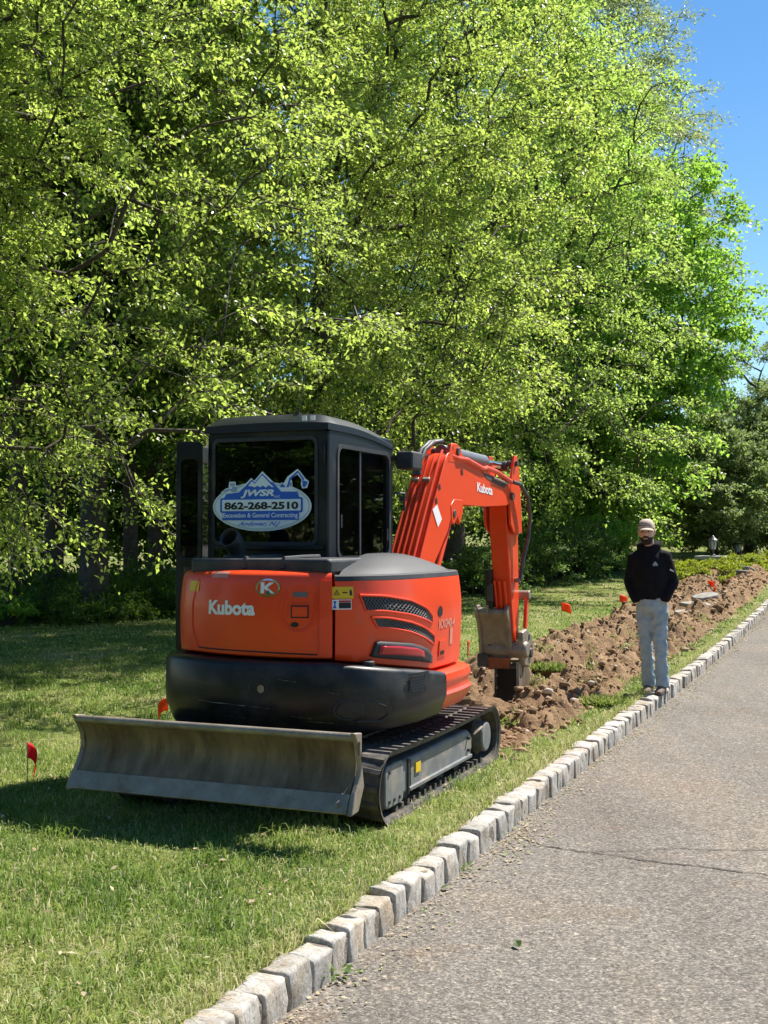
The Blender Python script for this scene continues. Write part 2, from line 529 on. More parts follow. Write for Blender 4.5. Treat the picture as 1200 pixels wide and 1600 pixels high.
leafmat('leaf_silver', (0.12, 0.17, 0.06), (0.26, 0.32, 0.15), (0.42, 0.52, 0.18), 0.48, 0.5)
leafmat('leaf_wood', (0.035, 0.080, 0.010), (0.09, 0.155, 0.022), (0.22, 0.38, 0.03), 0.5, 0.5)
leafmat('leaf_shrub', (0.045, 0.095, 0.020), (0.11, 0.18, 0.045), (0.28, 0.44, 0.08), 0.45, 0.5)
leafmat('leaf_juniper', (0.16, 0.20, 0.016), (0.30, 0.35, 0.03), (0.42, 0.50, 0.03), 0.4, 0.6)
leafmat('leaf_far', (0.09, 0.14, 0.045), (0.19, 0.25, 0.085), (0.34, 0.46, 0.13), 0.48, 0.6)

# ------------------------------------------------------------------ ground, road, kerb
def sheet(name, us, vs, zf, mat, smooth=True):
    U, V = np.meshgrid(np.array(us), np.array(vs), indexing='ij')
    X, Y = uv2xy(U, V)
    Z = zf(U, V)
    h, w = U.shape
    idx = np.arange(h * w).reshape(h, w)
    faces = np.stack([idx[:-1, :-1], idx[:-1, 1:], idx[1:, 1:], idx[1:, :-1]], -1).reshape(-1, 4)
    faces = faces[:, ::-1]
    me = fast_mesh(name, np.stack([X, Y, Z], -1).reshape(-1, 3), faces, smooth=smooth)
    return link(name, me, mat)

def spaced(*seg):
    out = []
    for a, b, st in seg:
        out += list(np.arange(a, b - 1e-6, st))
    return out + [seg[-1][1]]

def ground_zf(U, V):
    z = lawn_z(U, np.minimum(V, -1.98))
    z = z - 0.65 * trench_mask(U, V)
    road = sstep(V, -1.93, -1.87) * (1 - sstep(V, 5.2, 5.6))
    return z * (1 - road) + (rise(U) - 0.06) * road

us_g = spaced((-400, -40, 60), (-40, 0, 4), (0, 18, 0.2), (18, 40, 0.5), (40, 90, 5), (90, 900, 90))
vs_g = spaced((-600, -80, 65), (-80, -20, 6), (-20, -5, 0.6), (-5, -2.0, 0.1), (-2.0, -1.85, 0.05), (-1.85, 5, 1.0), (5, 6, 0.25), (6, 60, 9), (60, 600, 90))
o = sheet('ground', us_g, vs_g, ground_zf, 'lawn')
tag(o, 'green lawn ground rising gently along the road', kind='structure')
us_r = spaced((-30, 0, 3), (0, 40, 0.5), (40, 120, 8))
o_road = sheet('road', us_r, spaced((CURB_V - 0.03, 5.3, 0.4)), lambda U, V: rise(U) + 0.012 * sstep(V, -1.8, 1.5) + 0 * V, 'asphalt')
tag(o_road, 'worn grey asphalt road with cracks', kind='structure')

def road_pt(px, py):
    """road point under a measured picture point"""
    z = 0.0
    for _ in range(4):
        r = ray(px, py); t = (z - CAMZ) / r.z
        p = Vector((0, 0, CAMZ)) + r * t
        u, v = xy2uv(p.x, p.y)
        z = float(rise(u) + 0.012 * sstep(v, -1.8, 1.5))
    return p

def crack(points, w, seed):
    random.seed(seed)
    pts = [road_pt(*p) for p in points]
    fine = []
    for a, b in zip(pts[:-1], pts[1:]):
        n = max(3, int((b - a).length / 0.035))
        for k in range(n): fine.append(a.lerp(b, k / n))
    fine.append(pts[-1])
    L, R = [], []
    off = 0
    for i, p in enumerate(fine):
        d = (fine[min(i + 1, len(fine) - 1)] - fine[max(i - 1, 0)]).normalized()
        s = Vector((d.y, -d.x, 0))
        off = off * 0.75 + random.uniform(-0.012, 0.012)
        t = i / (len(fine) - 1)
        ww = w * (0.35 + 0.9 * random.random()) * min(1, 6 * t + 0.3) * min(1, 5 * (1 - t) + 0.3)
        L.append(p + s * (off + ww) + Vector((0, 0, 0.004))); R.append(p + s * (off - ww) + Vector((0, 0, 0.004)))
    MB().grid([L, R]).build('crack', 'crack', o_road)
crack([(808, 1308), (850, 1322), (905, 1331), (1000, 1344), (1080, 1352), (1160, 1364), (1230, 1370)], 0.0065, 1)
crack([(890, 1331), (960, 1330), (1060, 1327), (1150, 1328), (1230, 1329)], 0.0035, 2)
crack([(800, 1305), (822, 1298), (850, 1296)], 0.003, 3)

curb = MB()
prev = None
for u in spaced((-2, 40, 1.0)):
    z = float(rise(u))
    ring = []
    for v, zz in ((CURB_V - 0.008, -0.1), (CURB_V - 0.010, 0.09), (CURB_V - 0.022, 0.108), (CURB_V - 0.105, 0.112)):
        x, y = uv2xy(u, v); ring.append((x, y, z + zz))
    prev = ring if prev is None else prev + ring
n = len(prev) // 4
curb.add(prev, [(i * 4 + k, i * 4 + (k + 1) % 4, (i + 1) * 4 + (k + 1) % 4, (i + 1) * 4 + k) for i in range(n - 1) for k in range(4)])
o_curb = curb.build('curb', 'mortar')
tag(o_curb, 'row of pale granite kerb blocks along the road', kind='structure')

def stone_mesh(seed, L=0.21, D=0.125, H=0.25):
    bm = bmesh.new()
    bmesh.ops.create_cube(bm, size=1)
    for v in bm.verts: v.co = Vector((v.co.x * D, v.co.y * L, v.co.z * H))
    bmesh.ops.bevel(bm, geom=bm.edges[:], offset=0.016, segments=2, affect='EDGES', profile=0.6)
    bmesh.ops.subdivide_edges(bm, edges=[e for e in bm.edges if e.calc_length() > 0.08], cuts=2, use_grid_fill=True)
    r = random.Random(seed)
    sk = (r.uniform(-0.05, 0.05), r.uniform(-0.06, 0.06))
    for v in bm.verts:
        p = v.co + Vector((seed * 3.7, 0, 0))
        v.co += Vector((mnoise.noise(p * 14), mnoise.noise(p * 14 + Vector((9, 0, 0))), mnoise.noise(p * 11 + Vector((0, 9, 0))))) * 0.014
        v.co += Vector((mnoise.noise(p * 40), mnoise.noise(p * 40 + Vector((9, 0, 0))), mnoise.noise(p * 40 + Vector((0, 9, 0))))) * 0.003
        v.co.z += sk[0] * v.co.x + sk[1] * v.co.y
    me = bpy.data.meshes.new('stone')
    bm.to_mesh(me); bm.free()
    me.polygons.foreach_set('use_smooth', np.ones(len(me.polygons), dtype=bool))
    me.materials.append(MATS['granite'])
    return me
stones = [stone_mesh(k) for k in range(9)]
random.seed(3)
u = 2.6
k = 0
while u < 34.5:
    ln = random.uniform(0.120, 0.168)
    uc = u + ln / 2
    x, y = uv2xy(uc, CURB_V - 0.0625 + random.uniform(-0.009, 0.007))
    o = link('stone', stones[random.randrange(9)], None, o_curb)
    o.location = (x, y, float(rise(uc)) + 0.128 - 0.125 + random.uniform(-0.014, 0.010))
    o.scale = (random.uniform(0.95, 1.05), ln / 0.21 * 0.98, 1)
    o.rotation_euler = (random.uniform(-.045, .045), random.uniform(-.06, .06), -ANG + random.uniform(-.05, .05))
    u += ln + random.uniform(0.008, 0.02)
    k += 1

# ------------------------------------------------------------------ excavated soil beside the trench
us_s = spaced((7.4, 12, 0.028), (12, 18, 0.05), (18, 40, 0.11))
vs_s = spaced((-4.6, -2.0, 0.036))
o = sheet('trench_soil', us_s, vs_s, soil_z, 'soil', smooth=False)
tag(o, 'reddish brown soil heaped on both sides of the open trench', kind='stuff')

def clods():
    base = MB(); base.ico((0, 0, 0), 1, 0, 1)
    bv = np.array(base.v); bf = np.array(base.f)
    V, Fc, T = [], [], []
    r = np.random.default_rng(5)
    n = 6000
    uu = 7.7 + 24 * r.random(n) ** 1.7
    side = r.random(n)
    vv = np.where(side < 0.5, -3.68 + r.normal(0, 0.28, n), np.where(side < 0.93, -2.66 + r.normal(0, 0.22, n), -2.4 + r.normal(0, 0.12, n)))
    vv = np.clip(vv, -4.5, -2.12)
    zz = soil_z(uu, vv); zz = np.maximum(zz, lawn_z(uu, vv) - 0.5 * trench_mask(uu, vv))
    sz = 0.009 + 0.034 * r.random(n) ** 5 + 0.0008 * (uu - 8)
    X, Y = uv2xy(uu, vv)
    for i in range(n):
        j = bv * (1 + r.uniform(-0.35, 0.35, (len(bv), 1))) * sz[i] * np.array([1, r.uniform(.6, 1.4), r.uniform(.5, .9)])
        a = r.uniform(0, 6.28); c, s = math.cos(a), math.sin(a)
        j = np.stack([j[:, 0] * c - j[:, 1] * s, j[:, 0] * s + j[:, 1] * c, j[:, 2]], -1) + [X[i], Y[i], zz[i] + sz[i] * 0.15]
        V.append(j); Fc.append(bf + len(bv) * i); T.append(np.full(len(bf), min(1, r.beta(2, 2) if r.random() < .95 else 1.0)))
    me = fast_mesh('soil_clods', np.concatenate(V), np.concatenate(Fc), np.concatenate(T))
    tag(link('soil_clods', me, 'clod'), 'small clods and stones scattered over the heaped soil', kind='stuff')
clods()

# ------------------------------------------------------------------ lawn grass
def blades(u, v, z, length, width, tint, lean=0.5, seg=2):
    n = len(u)
    x, y = uv2xy(u, v)
    a = rng.random(n) * 6.283
    la = rng.random(n) * 6.283
    ln = lean * rng.random(n) ** 0.7
    side = np.stack([np.cos(a), np.sin(a), 0 * a], -1)
    ld = np.stack([np.cos(la), np.sin(la), 0 * la], -1)
    b = np.stack([x, y, z - 0.008], -1)
    mid = b + (ld * (ln * 0.35)[:, None] + np.array([0, 0, 0.6])) * length[:, None]
    tip = b + (ld * ln[:, None] * 1.1 + np.stack([0 * ln, 0 * ln, 1.0 - 0.55 * ln], -1)) * length[:, None]
    w = (width / 2)[:, None]
    V = np.stack([b - side * w, b + side * w, mid - side * w * .75, mid + side * w * .75, tip], 1).reshape(-1, 3)
    i = np.arange(n)[:, None] * 5
    Fc = np.concatenate([i + [0, 1, 3], i + [0, 3, 2], i + [2, 3, 4]], 1).reshape(-1, 3)
    return V, Fc, np.repeat(tint, 3)

def lawn_grass():
    VV, FF, TT = [], [], []
    off = 0
    def band(y0, y1, n, ln, wd):
        nonlocal off
        Y = y0 + (y1 - y0) * rng.random(n) ** 0.9
        half = 0.345 * Y + 1.2
        X = (rng.random(n) * 2 - 1) * half
        u, v = xy2uv(X, Y)
        keep = (v < -1.935) & (v > -26)
        keep &= ~((u > 7.9) & (v > -4.02 + 0.2 * fbm(u * 1.5, v * 0, 2, 4)) & (v < -2.34 + 0.12 * fbm(u * 2, v * 0, 2, 14)))
        X, Y, u, v = X[keep], Y[keep], u[keep], v[keep]
        thin = fbm(u * 0.9, v * 0.9, 3, 71) + 0.5 * fbm(u * 4, v * 4, 2, 72)
        kp = rng.random(len(u)) < np.clip(0.95 - 0.9 * sstep(thin, 0.12, 0.6), 0.12, 1)
        u, v, thin = u[kp], v[kp], thin[kp]
        m = len(u)
        clump = vnoise(u * 5, v * 5, 77)
        L = ln * (0.45 + 0.55 * rng.random(m)) * (0.65 + 0.75 * clump)
        edge = np.exp(-np.abs(v + 1.98) / 0.10)
        L *= 1 + 0.5 * edge * rng.random(m)
        near_dry = np.clip((8.5 - Y[kp]) / 5, 0, 1)
        dry = 0.37 + 0.42 * thin + 0.22 * (0.5 - clump) + rng.normal(0, 0.17, m) + 0.22 * edge + 0.10 * near_dry
        dry = np.where(rng.random(m) < 0.05 + 0.06 * near_dry + 0.1 * np.clip(thin, 0, 1), 0.85 + 0.15 * rng.random(m), dry)
        V, Fc, T = blades(u, v, lawn_z(u, v), L, wd * (0.7 + 0.6 * rng.random(m)), np.clip(dry, 0, 1), 1.25)
        VV.append(V); FF.append(Fc + off); TT.append(T); off += len(V)
    band(3.6, 6.0, 85000, 0.070, 0.0052)
    band(6.0, 9.0, 100000, 0.062, 0.0055)
    band(9.0, 14.0, 80000, 0.060, 0.009)
    band(14.0, 23.0, 60000, 0.060, 0.016)
    band(23.0, 36.0, 30000, 0.065, 0.028)
    # longer dry fringe along the kerb
    n = 9000
    u = 2.5 + 22 * rng.random(n) ** 1.5; v = -1.935 - 0.10 * rng.random(n) ** 1.5
    V, Fc, T = blades(u, v, lawn_z(u, v), 0.05 + 0.05 * rng.random(n), np.full(n, 0.005), np.clip(rng.normal(0.66, 0.2, n), 0, 1), 1.0)
    VV.append(V); FF.append(Fc + off); TT.append(T); off += len(V)
    # coarse taller tufts
    n = 9000
    cu = 3.5 + 9 * rng.random(220) ** 1.2; cv = -2.1 - 6.5 * rng.random(220)
    ok = ~((cu > 7.5) & (cv > -4.4)); cu, cv = cu[ok], cv[ok]
    k = rng.integers(0, len(cu), n)
    u = cu[k] + rng.normal(0, 0.05, n); v = np.minimum(cv[k] + rng.normal(0, 0.05, n), -1.97)
    V, Fc, T = blades(u, v, lawn_z(u, v), 0.06 + 0.06 * rng.random(n), np.full(n, 0.006), np.clip(0.15 + 0.3 * rng.random(n) + 0.2 * (k % 5 == 0), 0, 1), 1.1)
    VV.append(V); FF.append(Fc + off); TT.append(T); off += len(V)
    # turf clumps thrown up with the soil
    n = 5000
    cu = 8.3 + 14 * rng.random(40); cv = np.where(rng.random(40) < .5, -2.45, -3.2) + rng.normal(0, 0.25, 40)
    k = rng.integers(0, 40, n)
    u = cu[k] + rng.normal(0, 0.10, n); v = cv[k] + rng.normal(0, 0.06, n)
    V, Fc, T = blades(u, v, soil_z(u, v), 0.04 + 0.04 * rng.random(n), np.full(n, 0.006), np.clip(rng.normal(0.55, 0.2, n), 0, 1), 1.0)
    VV.append(V); FF.append(Fc + off); TT.append(T); off += len(V)
    me = fast_mesh('grass', np.concatenate(VV), np.concatenate(FF), np.concatenate(TT))
    tag(link('grass', me, 'grass'), 'short mown lawn grass with dry straw patches', kind='stuff')
lawn_grass()

def quads(pos, d, nrm, L, W):
    s = np.cross(d, nrm); s /= np.linalg.norm(s, axis=1, keepdims=True) + 1e-9
    V = np.stack([pos, pos + d * (L * .45)[:, None] + s * (W * .5)[:, None] + nrm * (L * .08)[:, None],
                  pos + d * L[:, None], pos + d * (L * .45)[:, None] - s * (W * .5)[:, None] + nrm * (L * .08)[:, None]], 1).reshape(-1, 3)
    i = np.arange(len(pos))[:, None] * 4
    return V, np.concatenate([i + [0, 1, 2], i + [0, 2, 3]], 1).reshape(-1, 3)

def unit(a):
    return a / (np.linalg.norm(a, axis=-1, keepdims=True) + 1e-9)

def gutter_litter():
    n = 3600
    u = 3.0 + 26 * rng.random(n) ** 1.3
    clump = sstep(vnoise(u * 1.3, u * 0, 91), 0.25, 0.8)
    v = CURB_V + 0.008 + np.abs(rng.normal(0, 0.035 + 0.075 * clump, n))
    # a drift of litter where the crack meets the kerb
    k = rng.random(n) < 0.10
    c = road_pt(822, 1310); cu, cv = xy2uv(c.x, c.y)
    u = np.where(k, cu + rng.normal(0, 0.28, n), u); v = np.where(k, cv - 0.02 + rng.normal(0, 0.07, n), v)
    v = np.maximum(v, CURB_V + 0.006)
    x, y = uv2xy(u, v)
    L = 0.007 + 0.020 * rng.random(n) ** 2.5 + 0.0007 * u
    a = rng.random(n) * 6.283
    pos = np.stack([x, y, rise(u) + 0.004 + 0.012 * sstep(v, -1.8, 1.5) + 0.006 * rng.random(n)], -1)
    d = unit(np.stack([np.cos(a), np.sin(a), rng.normal(0, .08, n)], -1))
    nr = unit(np.stack([rng.normal(0, .15, n), rng.normal(0, .15, n), np.ones(n)], -1))
    V, Fc = quads(pos, d, nr, L, L * (0.25 + 0.5 * rng.random(n)))
    T = np.repeat(np.where(rng.random(n) < 0.12, 1.0, np.clip(rng.normal(0.5, 0.25, n), 0, 0.85)), 2)
    me = fast_mesh('gutter_litter', V, Fc, T)
    tag(link('gutter_litter', me, 'litter'), 'dry leaf litter and seed scraps along the kerb', kind='stuff')
    # thin scatter of specks on the road
    n = 160
    u = 3 + 22 * rng.random(n) ** 1.4; v = -1.6 + 4.5 * rng.random(n)
    x, y = uv2xy(u, v); a = rng.random(n) * 6.283
    L = 0.008 + 0.016 * rng.random(n) ** 2
    pos = np.stack([x, y, rise(u) + 0.018 + 0 * u], -1)
    V, Fc = quads(pos, np.stack([np.cos(a), np.sin(a), 0.1 + 0 * a], -1), np.tile([0, 0, 1.0], (n, 1)), L, L * .5)
    me = fast_mesh('road_specks', V, Fc, np.repeat(np.clip(rng.normal(.45, .25, n), 0, .8), 2))
    tag(link('road_specks', me, 'litter'), 'scattered leaf scraps on the asphalt', kind='stuff')
gutter_litter()

def lawn_scatter():
    n = 900
    Y = 3.8 + 14 * rng.random(n) ** 1.3; X = (rng.random(n) * 2 - 1) * (0.34 * Y + .8)
    u, v = xy2uv(X, Y); k = v < -2.05; u, v = u[k], v[k]; n = len(u)
    k = ~((u > 7.6) & (v > -4.3)); u, v = u[k], v[k]; n = len(u)
    x, y = uv2xy(u, v); a = rng.random(n) * 6.283
    pos = np.stack([x, y, lawn_z(u, v) + 0.028 + 0.02 * rng.random(n)], -1)
    L = 0.018 + 0.03 * rng.random(n)
    V, Fc = quads(pos, unit(np.stack([np.cos(a), np.sin(a), rng.normal(0, .3, n)], -1)), unit(np.stack([rng.normal(0, .4, n), rng.normal(0, .4, n), np.ones(n)], -1)), L, L * .55)
    tag(link('lawn_litter', fast_mesh('lawn_litter', V, Fc, np.repeat(np.clip(rng.normal(.55, .3, n), 0, 1), 2)), 'litter'), 'fallen dry leaves scattered over the lawn', kind='stuff')
lawn_scatter()

def weed(px, py, n, size, label):
    p = road_pt(px, py)
    e = empty('weed', p)
    pos = np.stack([rng.normal(0, size * .5, n), rng.normal(0, size * .35, n), 0.01 + size * .35 * rng.random(n)], -1)
    d = unit(pos * [1, 1, .4] + rng.normal(0, .02, (n, 3)))
    V, Fc = quads(pos, d, unit(np.stack([rng.normal(0, .4, n), rng.normal(0, .4, n), np.ones(n)], -1)), np.full(n, size * .38) * (0.6 + .8 * rng.random(n)), np.full(n, size * .26))
    link('leaves', fast_mesh('leaves', V, Fc, np.repeat(0.35 + .6 * rng.random(n), 2)), 'leaf_shrub', e)
    tag(e, label, 'weed', 'weeds at the foot of the kerb')
weed(522, 1528, 46, 0.075, 'light green weed with rounded leaves at the kerb foot, nearest the camera but one')
weed(372, 1592, 34, 0.07, 'small bright weed at the kerb foot by the bottom edge of the picture')
weed(725, 1362, 22, 0.055, 'pale sprig of leaves in the gutter below the excavator track')

def road_leaf(px, py, size, label, tint=1.0):
    p = road_pt(px, py) + Vector((0, 0, 0.012))
    rows = []
    for i in range(7):
        t = i / 6; w = size * 0.3 * math.sin(math.pi * (0.06 + 0.9 * t) ** 0.8)
        rows.append([(size * (t - .5), -w, 0.012 * abs(math.sin(3 * t)) + .004), (size * (t - .5), 0, 0.002 + .006 * t), (size * (t - .5), w, 0.014 * t)])
    o = MB().grid(rows).build('fallen_leaf', 'leaf_shrub')
    a = o.data.attributes.new('tint', 'FLOAT', 'FACE'); a.data.foreach_set('value', np.full(len(o.data.polygons), tint, dtype=np.float32))
    o.location = p; o.rotation_euler = (0, 0, random.random() * 3)
    tag(o, label, 'leaf', 'leaves fallen on the road')
road_leaf(697, 1391, 0.055, 'dark green fallen leaf on the road close to the kerb blocks', 0.2)
road_leaf(808, 1481, 0.05, 'small dark leaf lying alone on the asphalt near the bottom', 0.05)

# ------------------------------------------------------------------ trees
def grow(base, height, trunk_r, cc, cr, n_cl, seed, z_low, lumps=0.28, start=0.18, lean=(0, 0)):
    """skeleton of a tree: returns branch chains [(points, radii)], cluster centres and outward directions (local to base)"""
    r = np.random.default_rng(seed)
    cc = np.array(cc, float); cr = np.array(cr, float)
    # trunk
    nt_ = 14
    tz = np.linspace(0, height * 0.88, nt_)
    tx = lean[0] * (tz / height) ** 1.3 + np.cumsum(r.normal(0, 0.05, nt_)) * np.linspace(0, 1, nt_)
    ty = lean[1] * (tz / height) ** 1.3 + np.cumsum(r.normal(0, 0.05, nt_)) * np.linspace(0, 1, nt_)
    nodes = [np.array([tx[i], ty[i], tz[i]]) for i in range(nt_)]
    parent = [-1] + list(range(nt_ - 1))
    # lumpy crown outline
    lump_d = unit(r.normal(0, 1, (16, 3))); lump_a = r.uniform(-lumps, lumps, 16)
    pts = []
    while len(pts) < n_cl:
        d = unit(r.normal(0, 1, 3))
        w = np.exp((lump_d @ d - 1) * 7)
        sc = 1 + (w * lump_a).sum() * 1.3
        p = cc + d * cr * sc * r.random() ** (1 / 2.6)
        if p[2] > z_low + 0.25 * r.random(): pts.append(p)
    pts = np.array(pts)
    axis_d = np.hypot(pts[:, 0] - np.interp(pts[:, 2], tz, tx), pts[:, 1] - np.interp(pts[:, 2], tz, ty))
    order = np.argsort(axis_d + 0.15 * np.abs(pts[:, 2] - cc[2]))
    leaf_nodes = []
    chains = [list(range(nt_))]
    for i in order:
        p = pts[i]
        A = np.array(nodes)
        dv = p - A
        dist = np.linalg.norm(dv, axis=1)
        hor = np.hypot(dv[:, 0], dv[:, 1])
        pen = np.maximum(0, 0.35 * hor - dv[:, 2]) * 0.9
        low = np.where(A[:, 2] < height * start, 6.0, 0.0)
        j = int(np.argmin(dist + pen + low))
        q = nodes[j]
        L = np.linalg.norm(p - q)
        k = max(2, int(L / 0.55))
        ch = [j]
        bend = r.normal(0, 0.07 * L, 3); bend[2] += 0.10 * L
        for s in range(1, k + 1):
            t = s / k
            nodes.append(q + (p - q) * t + bend * math.sin(math.pi * t) + (r.normal(0, 0.02, 3) if s < k else 0))
            parent.append(ch[-1]); ch.append(len(nodes) - 1)
        chains.append(ch); leaf_nodes.append(ch[-1])
    cnt = np.zeros(len(nodes))
    for l in leaf_nodes: cnt[l] += 1
    for i in range(len(nodes) - 1, 0, -1): cnt[parent[i]] += cnt[i]
    cnt = np.maximum(cnt, 0.6)
    rt = trunk_r / (cnt[0] ** 0.46)
    rad = np.clip(rt * cnt ** 0.46, 0.006, None)
    for i in range(nt_):
        rad[i] = max(rad[i], trunk_r * (1 - tz[i] / height) ** 0.9 * 0.9)
    rad[0] *= 1.35
    A = np.array(nodes)
    out = []
    for ch in chains:
        rr = rad[ch].copy()
        if ch[0] >= 0 and len(ch) > 1 and ch is not chains[0]: rr[0] = min(rr[0], rr[1] * 1.25)
        out.append((A[ch], rr))
    cl = A[leaf_nodes]
    dirs = unit((cl - cc) / cr * [1, 1, 0.45] + np.array([0, 0, 0.05]))
    return out, cl, dirs

def tubes_np(chains, sides_fn):
    VV, FF, off = [], [], 0
    for P, R in chains:
        n = len(P); s = sides_fn(R.max())
        d = unit(np.gradient(P, axis=0))
        ref = np.where(np.abs(d[:, 2:3]) < 0.9, np.array([[0, 0, 1.0]]), np.array([[1.0, 0, 0]]))
        a = unit(np.cross(d, ref)); b = np.cross(a, d)
        th = np.arange(s) * 2 * math.pi / s
        ring = P[:, None] + (a[:, None] * np.cos(th)[None, :, None] + b[:, None] * np.sin(th)[None, :, None]) * R[:, None, None]
        VV.append(ring.reshape(-1, 3))
        i = np.arange(n - 1)[:, None] * s; k = np.arange(s)[None]
        f = np.stack([i + k, i + (k + 1) % s, i + s + (k + 1) % s, i + s + k], -1).reshape(-1, 4)
        FF.append(f + off); off += n * s
    return np.concatenate(VV), np.concatenate(FF)

def spray(cl, dirs, m, spread, size, seed, droop=0.25, twigs=6, narrow=0.55, flat=0.32):
    """m leaves round each cluster centre, strung along twigs; returns leaf arrays and twig chains"""
    r = np.random.default_rng(seed)
    n = len(cl)
    td = unit(dirs[:, None] * 0.75 + r.normal(0, 0.75, (n, twigs, 3)) * [1, 1, flat])
    tl = spread * r.uniform(0.55, 1.15, (n, twigs))
    ti = r.integers(0, twigs, (n, m))
    t = r.random((n, m)) ** 0.75
    ar = np.arange(n)[:, None]
    D = td[ar, ti]; Ln = tl[ar, ti]
    pos = cl[:, None] + D * (Ln * t)[..., None]
    pos[..., 2] -= droop * Ln * t * t
    pos += r.normal(0, spread * 0.10, pos.shape) * [1, 1, .7]
    ld = unit(D * 0.6 + r.normal(0, 0.75, pos.shape) - np.array([0, 0, 0.35]))
    nr = unit(r.normal(0, 0.58, pos.shape) + np.array([0.2, 0.1, 0.95]))
    s = size * r.uniform(0.6, 1.25, (n, m))
    tint = np.clip(r.normal(0.5, 0.2, (n, m)) + r.normal(0, 0.13, (n, 1)), 0, 1)
    chains = []
    for i in range(n):
        for k in range(twigs):
            e = cl[i] + td[i, k] * tl[i, k] * 0.9; e = e - [0, 0, droop * tl[i, k] * 0.8]
            mid = (cl[i] + e) / 2 + [0, 0, droop * tl[i, k] * 0.2]
            chains.append((np.array([cl[i], mid, e]), np.array([0.006, 0.0045, 0.0025]) * (0.7 + size * 4)))
    f = lambda a: a.reshape(-1, 3)
    return f(pos), f(ld), f(nr), s.ravel(), (s * narrow).ravel(), tint.ravel(), chains

def make_tree(name, label, base, height, trunk_r, cc, cr, n_cl, m, spread, size, leaf, seed, z_low=1.2, bark='bark',
              cat='tree', group=None, droop=0.25, narrow=0.55, lumps=0.28, twig_tubes=True, lean=(0, 0), rz=0.0, start=0.18):
    e = empty(name, base, rz)
    ch, cl, dr = grow(base, height, trunk_r, cc, cr, n_cl, seed, z_low, lumps, start, lean)
    pos, ld, nr, L, W, T, tw = spray(cl, dr, m, spread, size, seed + 1, droop, narrow=narrow)
    V, Fc = tubes_np(ch + (tw if twig_tubes else []), lambda rr: 9 if rr > 0.09 else (5 if rr > 0.02 else 3))
    link('trunk', fast_mesh('trunk', V, Fc, smooth=True), bark, e)
    V, Fc = quads(pos, ld, nr, L, W)
    link('crown', fast_mesh('crown', V, Fc, np.repeat(T, 2)), leaf, e)
    tag(e, label, cat, group)
    return e

def gz(x, y):
    u, v = xy2uv(x, y)
    return float(lawn_z(u, v))

G = 'trees along the lawn edge'
def place(x, y): return (x, y, gz(x, y) - 0.05)


make_tree('pear_tree', 'near leafy tree at far left overhanging the lawn beside the excavator', place(-4.6, 11.2), 12.5, 0.15,
          (0.70, -0.9, 5.8), (3.1, 3.4, 5.6), 1200, 150, 0.52, 0.058, 'leaf_pear', 101, 1.2, group=G, lumps=0.42)
make_tree('pear_tree', 'tall leafy tree standing directly behind the excavator cab', place(-1.0, 19.0), 15.0, 0.18,
          (0.3, -0.3, 8.0), (3.9, 3.2, 6.6), 1100, 165, 0.66, 0.072, 'leaf_pear', 202, 2.0, group=G, lumps=0.42)
make_tree('linden_tree', 'broad tree with dark trunk seen behind the excavator boom', place(1.65, 28.0), 18.5, 0.28,
          (0.5, 0.0, 9.6), (4.3, 3.8, 8.4), 1100, 165, 0.85, 0.096, 'leaf_mid', 303, 1.7, group=G, lumps=0.4)
make_tree('maple_tree', 'bright green maple at right, behind the standing person', place(6.5, 36.0), 13.2, 0.26,
          (-0.1, 0.0, 6.7), (4.7, 3.8, 6.4), 850, 160, 0.95, 0.13, 'leaf_maple', 404, 0.8, group=G, narrow=0.75, lumps=0.36)
make_tree('silver_maple_tree', 'tall silvery leaved tree rising highest against the blue sky', place(6.9, 42.0), 23, 0.3,
          (0.0, 0, 14.5), (5.0, 4.3, 7.6), 600, 150, 1.2, 0.15, 'leaf_silver', 505, 6.0, bark='bark_grey', group=G, narrow=0.42, lumps=0.6)

# woodland behind: separate trunks, then one leafy mass
def wood_tree(seed):
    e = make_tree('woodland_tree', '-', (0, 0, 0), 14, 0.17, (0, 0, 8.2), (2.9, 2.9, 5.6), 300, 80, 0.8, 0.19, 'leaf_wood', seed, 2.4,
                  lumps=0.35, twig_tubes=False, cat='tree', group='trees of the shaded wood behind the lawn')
    return e
wt = [wood_tree(71), wood_tree(72)]
used = [False, False]
WOOD = [(28, 21.5, 1.0, 'slim dark woodland trunk nearest the left edge of the picture'),
        (84, 23.0, 1.1, 'woodland tree with dark trunk, second from the left edge'),
        (147, 20.5, 1.35, 'thickest dark woodland trunk left of the excavator'),
        (205, 24.5, 0.9, 'thin woodland trunk just right of the thickest one'),
        (243, 26.0, 1.0, 'woodland trunk beside the pale gap next to the cab door'),
        (-60, 25.0, 1.1, 'tall tree at the upper left corner with bare dark trunk'),
        (330, 31.0, 0.8, 'woodland tree hidden behind the excavator cab'),
        (560, 38.0, 0.85, 'woodland tree behind the leafy trees at centre'),
        (690, 42.0, 0.9, 'woodland tree behind the dark trunk near the boom'),
        (800, 44.0, 0.85, 'shaded woodland tree right of the excavator arm'),
        (905, 48.0, 0.9, 'shaded woodland tree left of the standing person')]
for i, (px, Y, s, lab) in enumerate(WOOD):
    k = i % 2
    if not used[k]: o = wt[k]; used[k] = True
    else: o = copy_tree(wt[k])
    x = (px - 600) / F * Y
    o.location = (x, Y, gz(x, Y) - 0.05); o.rotation_euler.z = i * 1.7; o.scale = (s, s, s * 0.95)
    o['label'] = lab

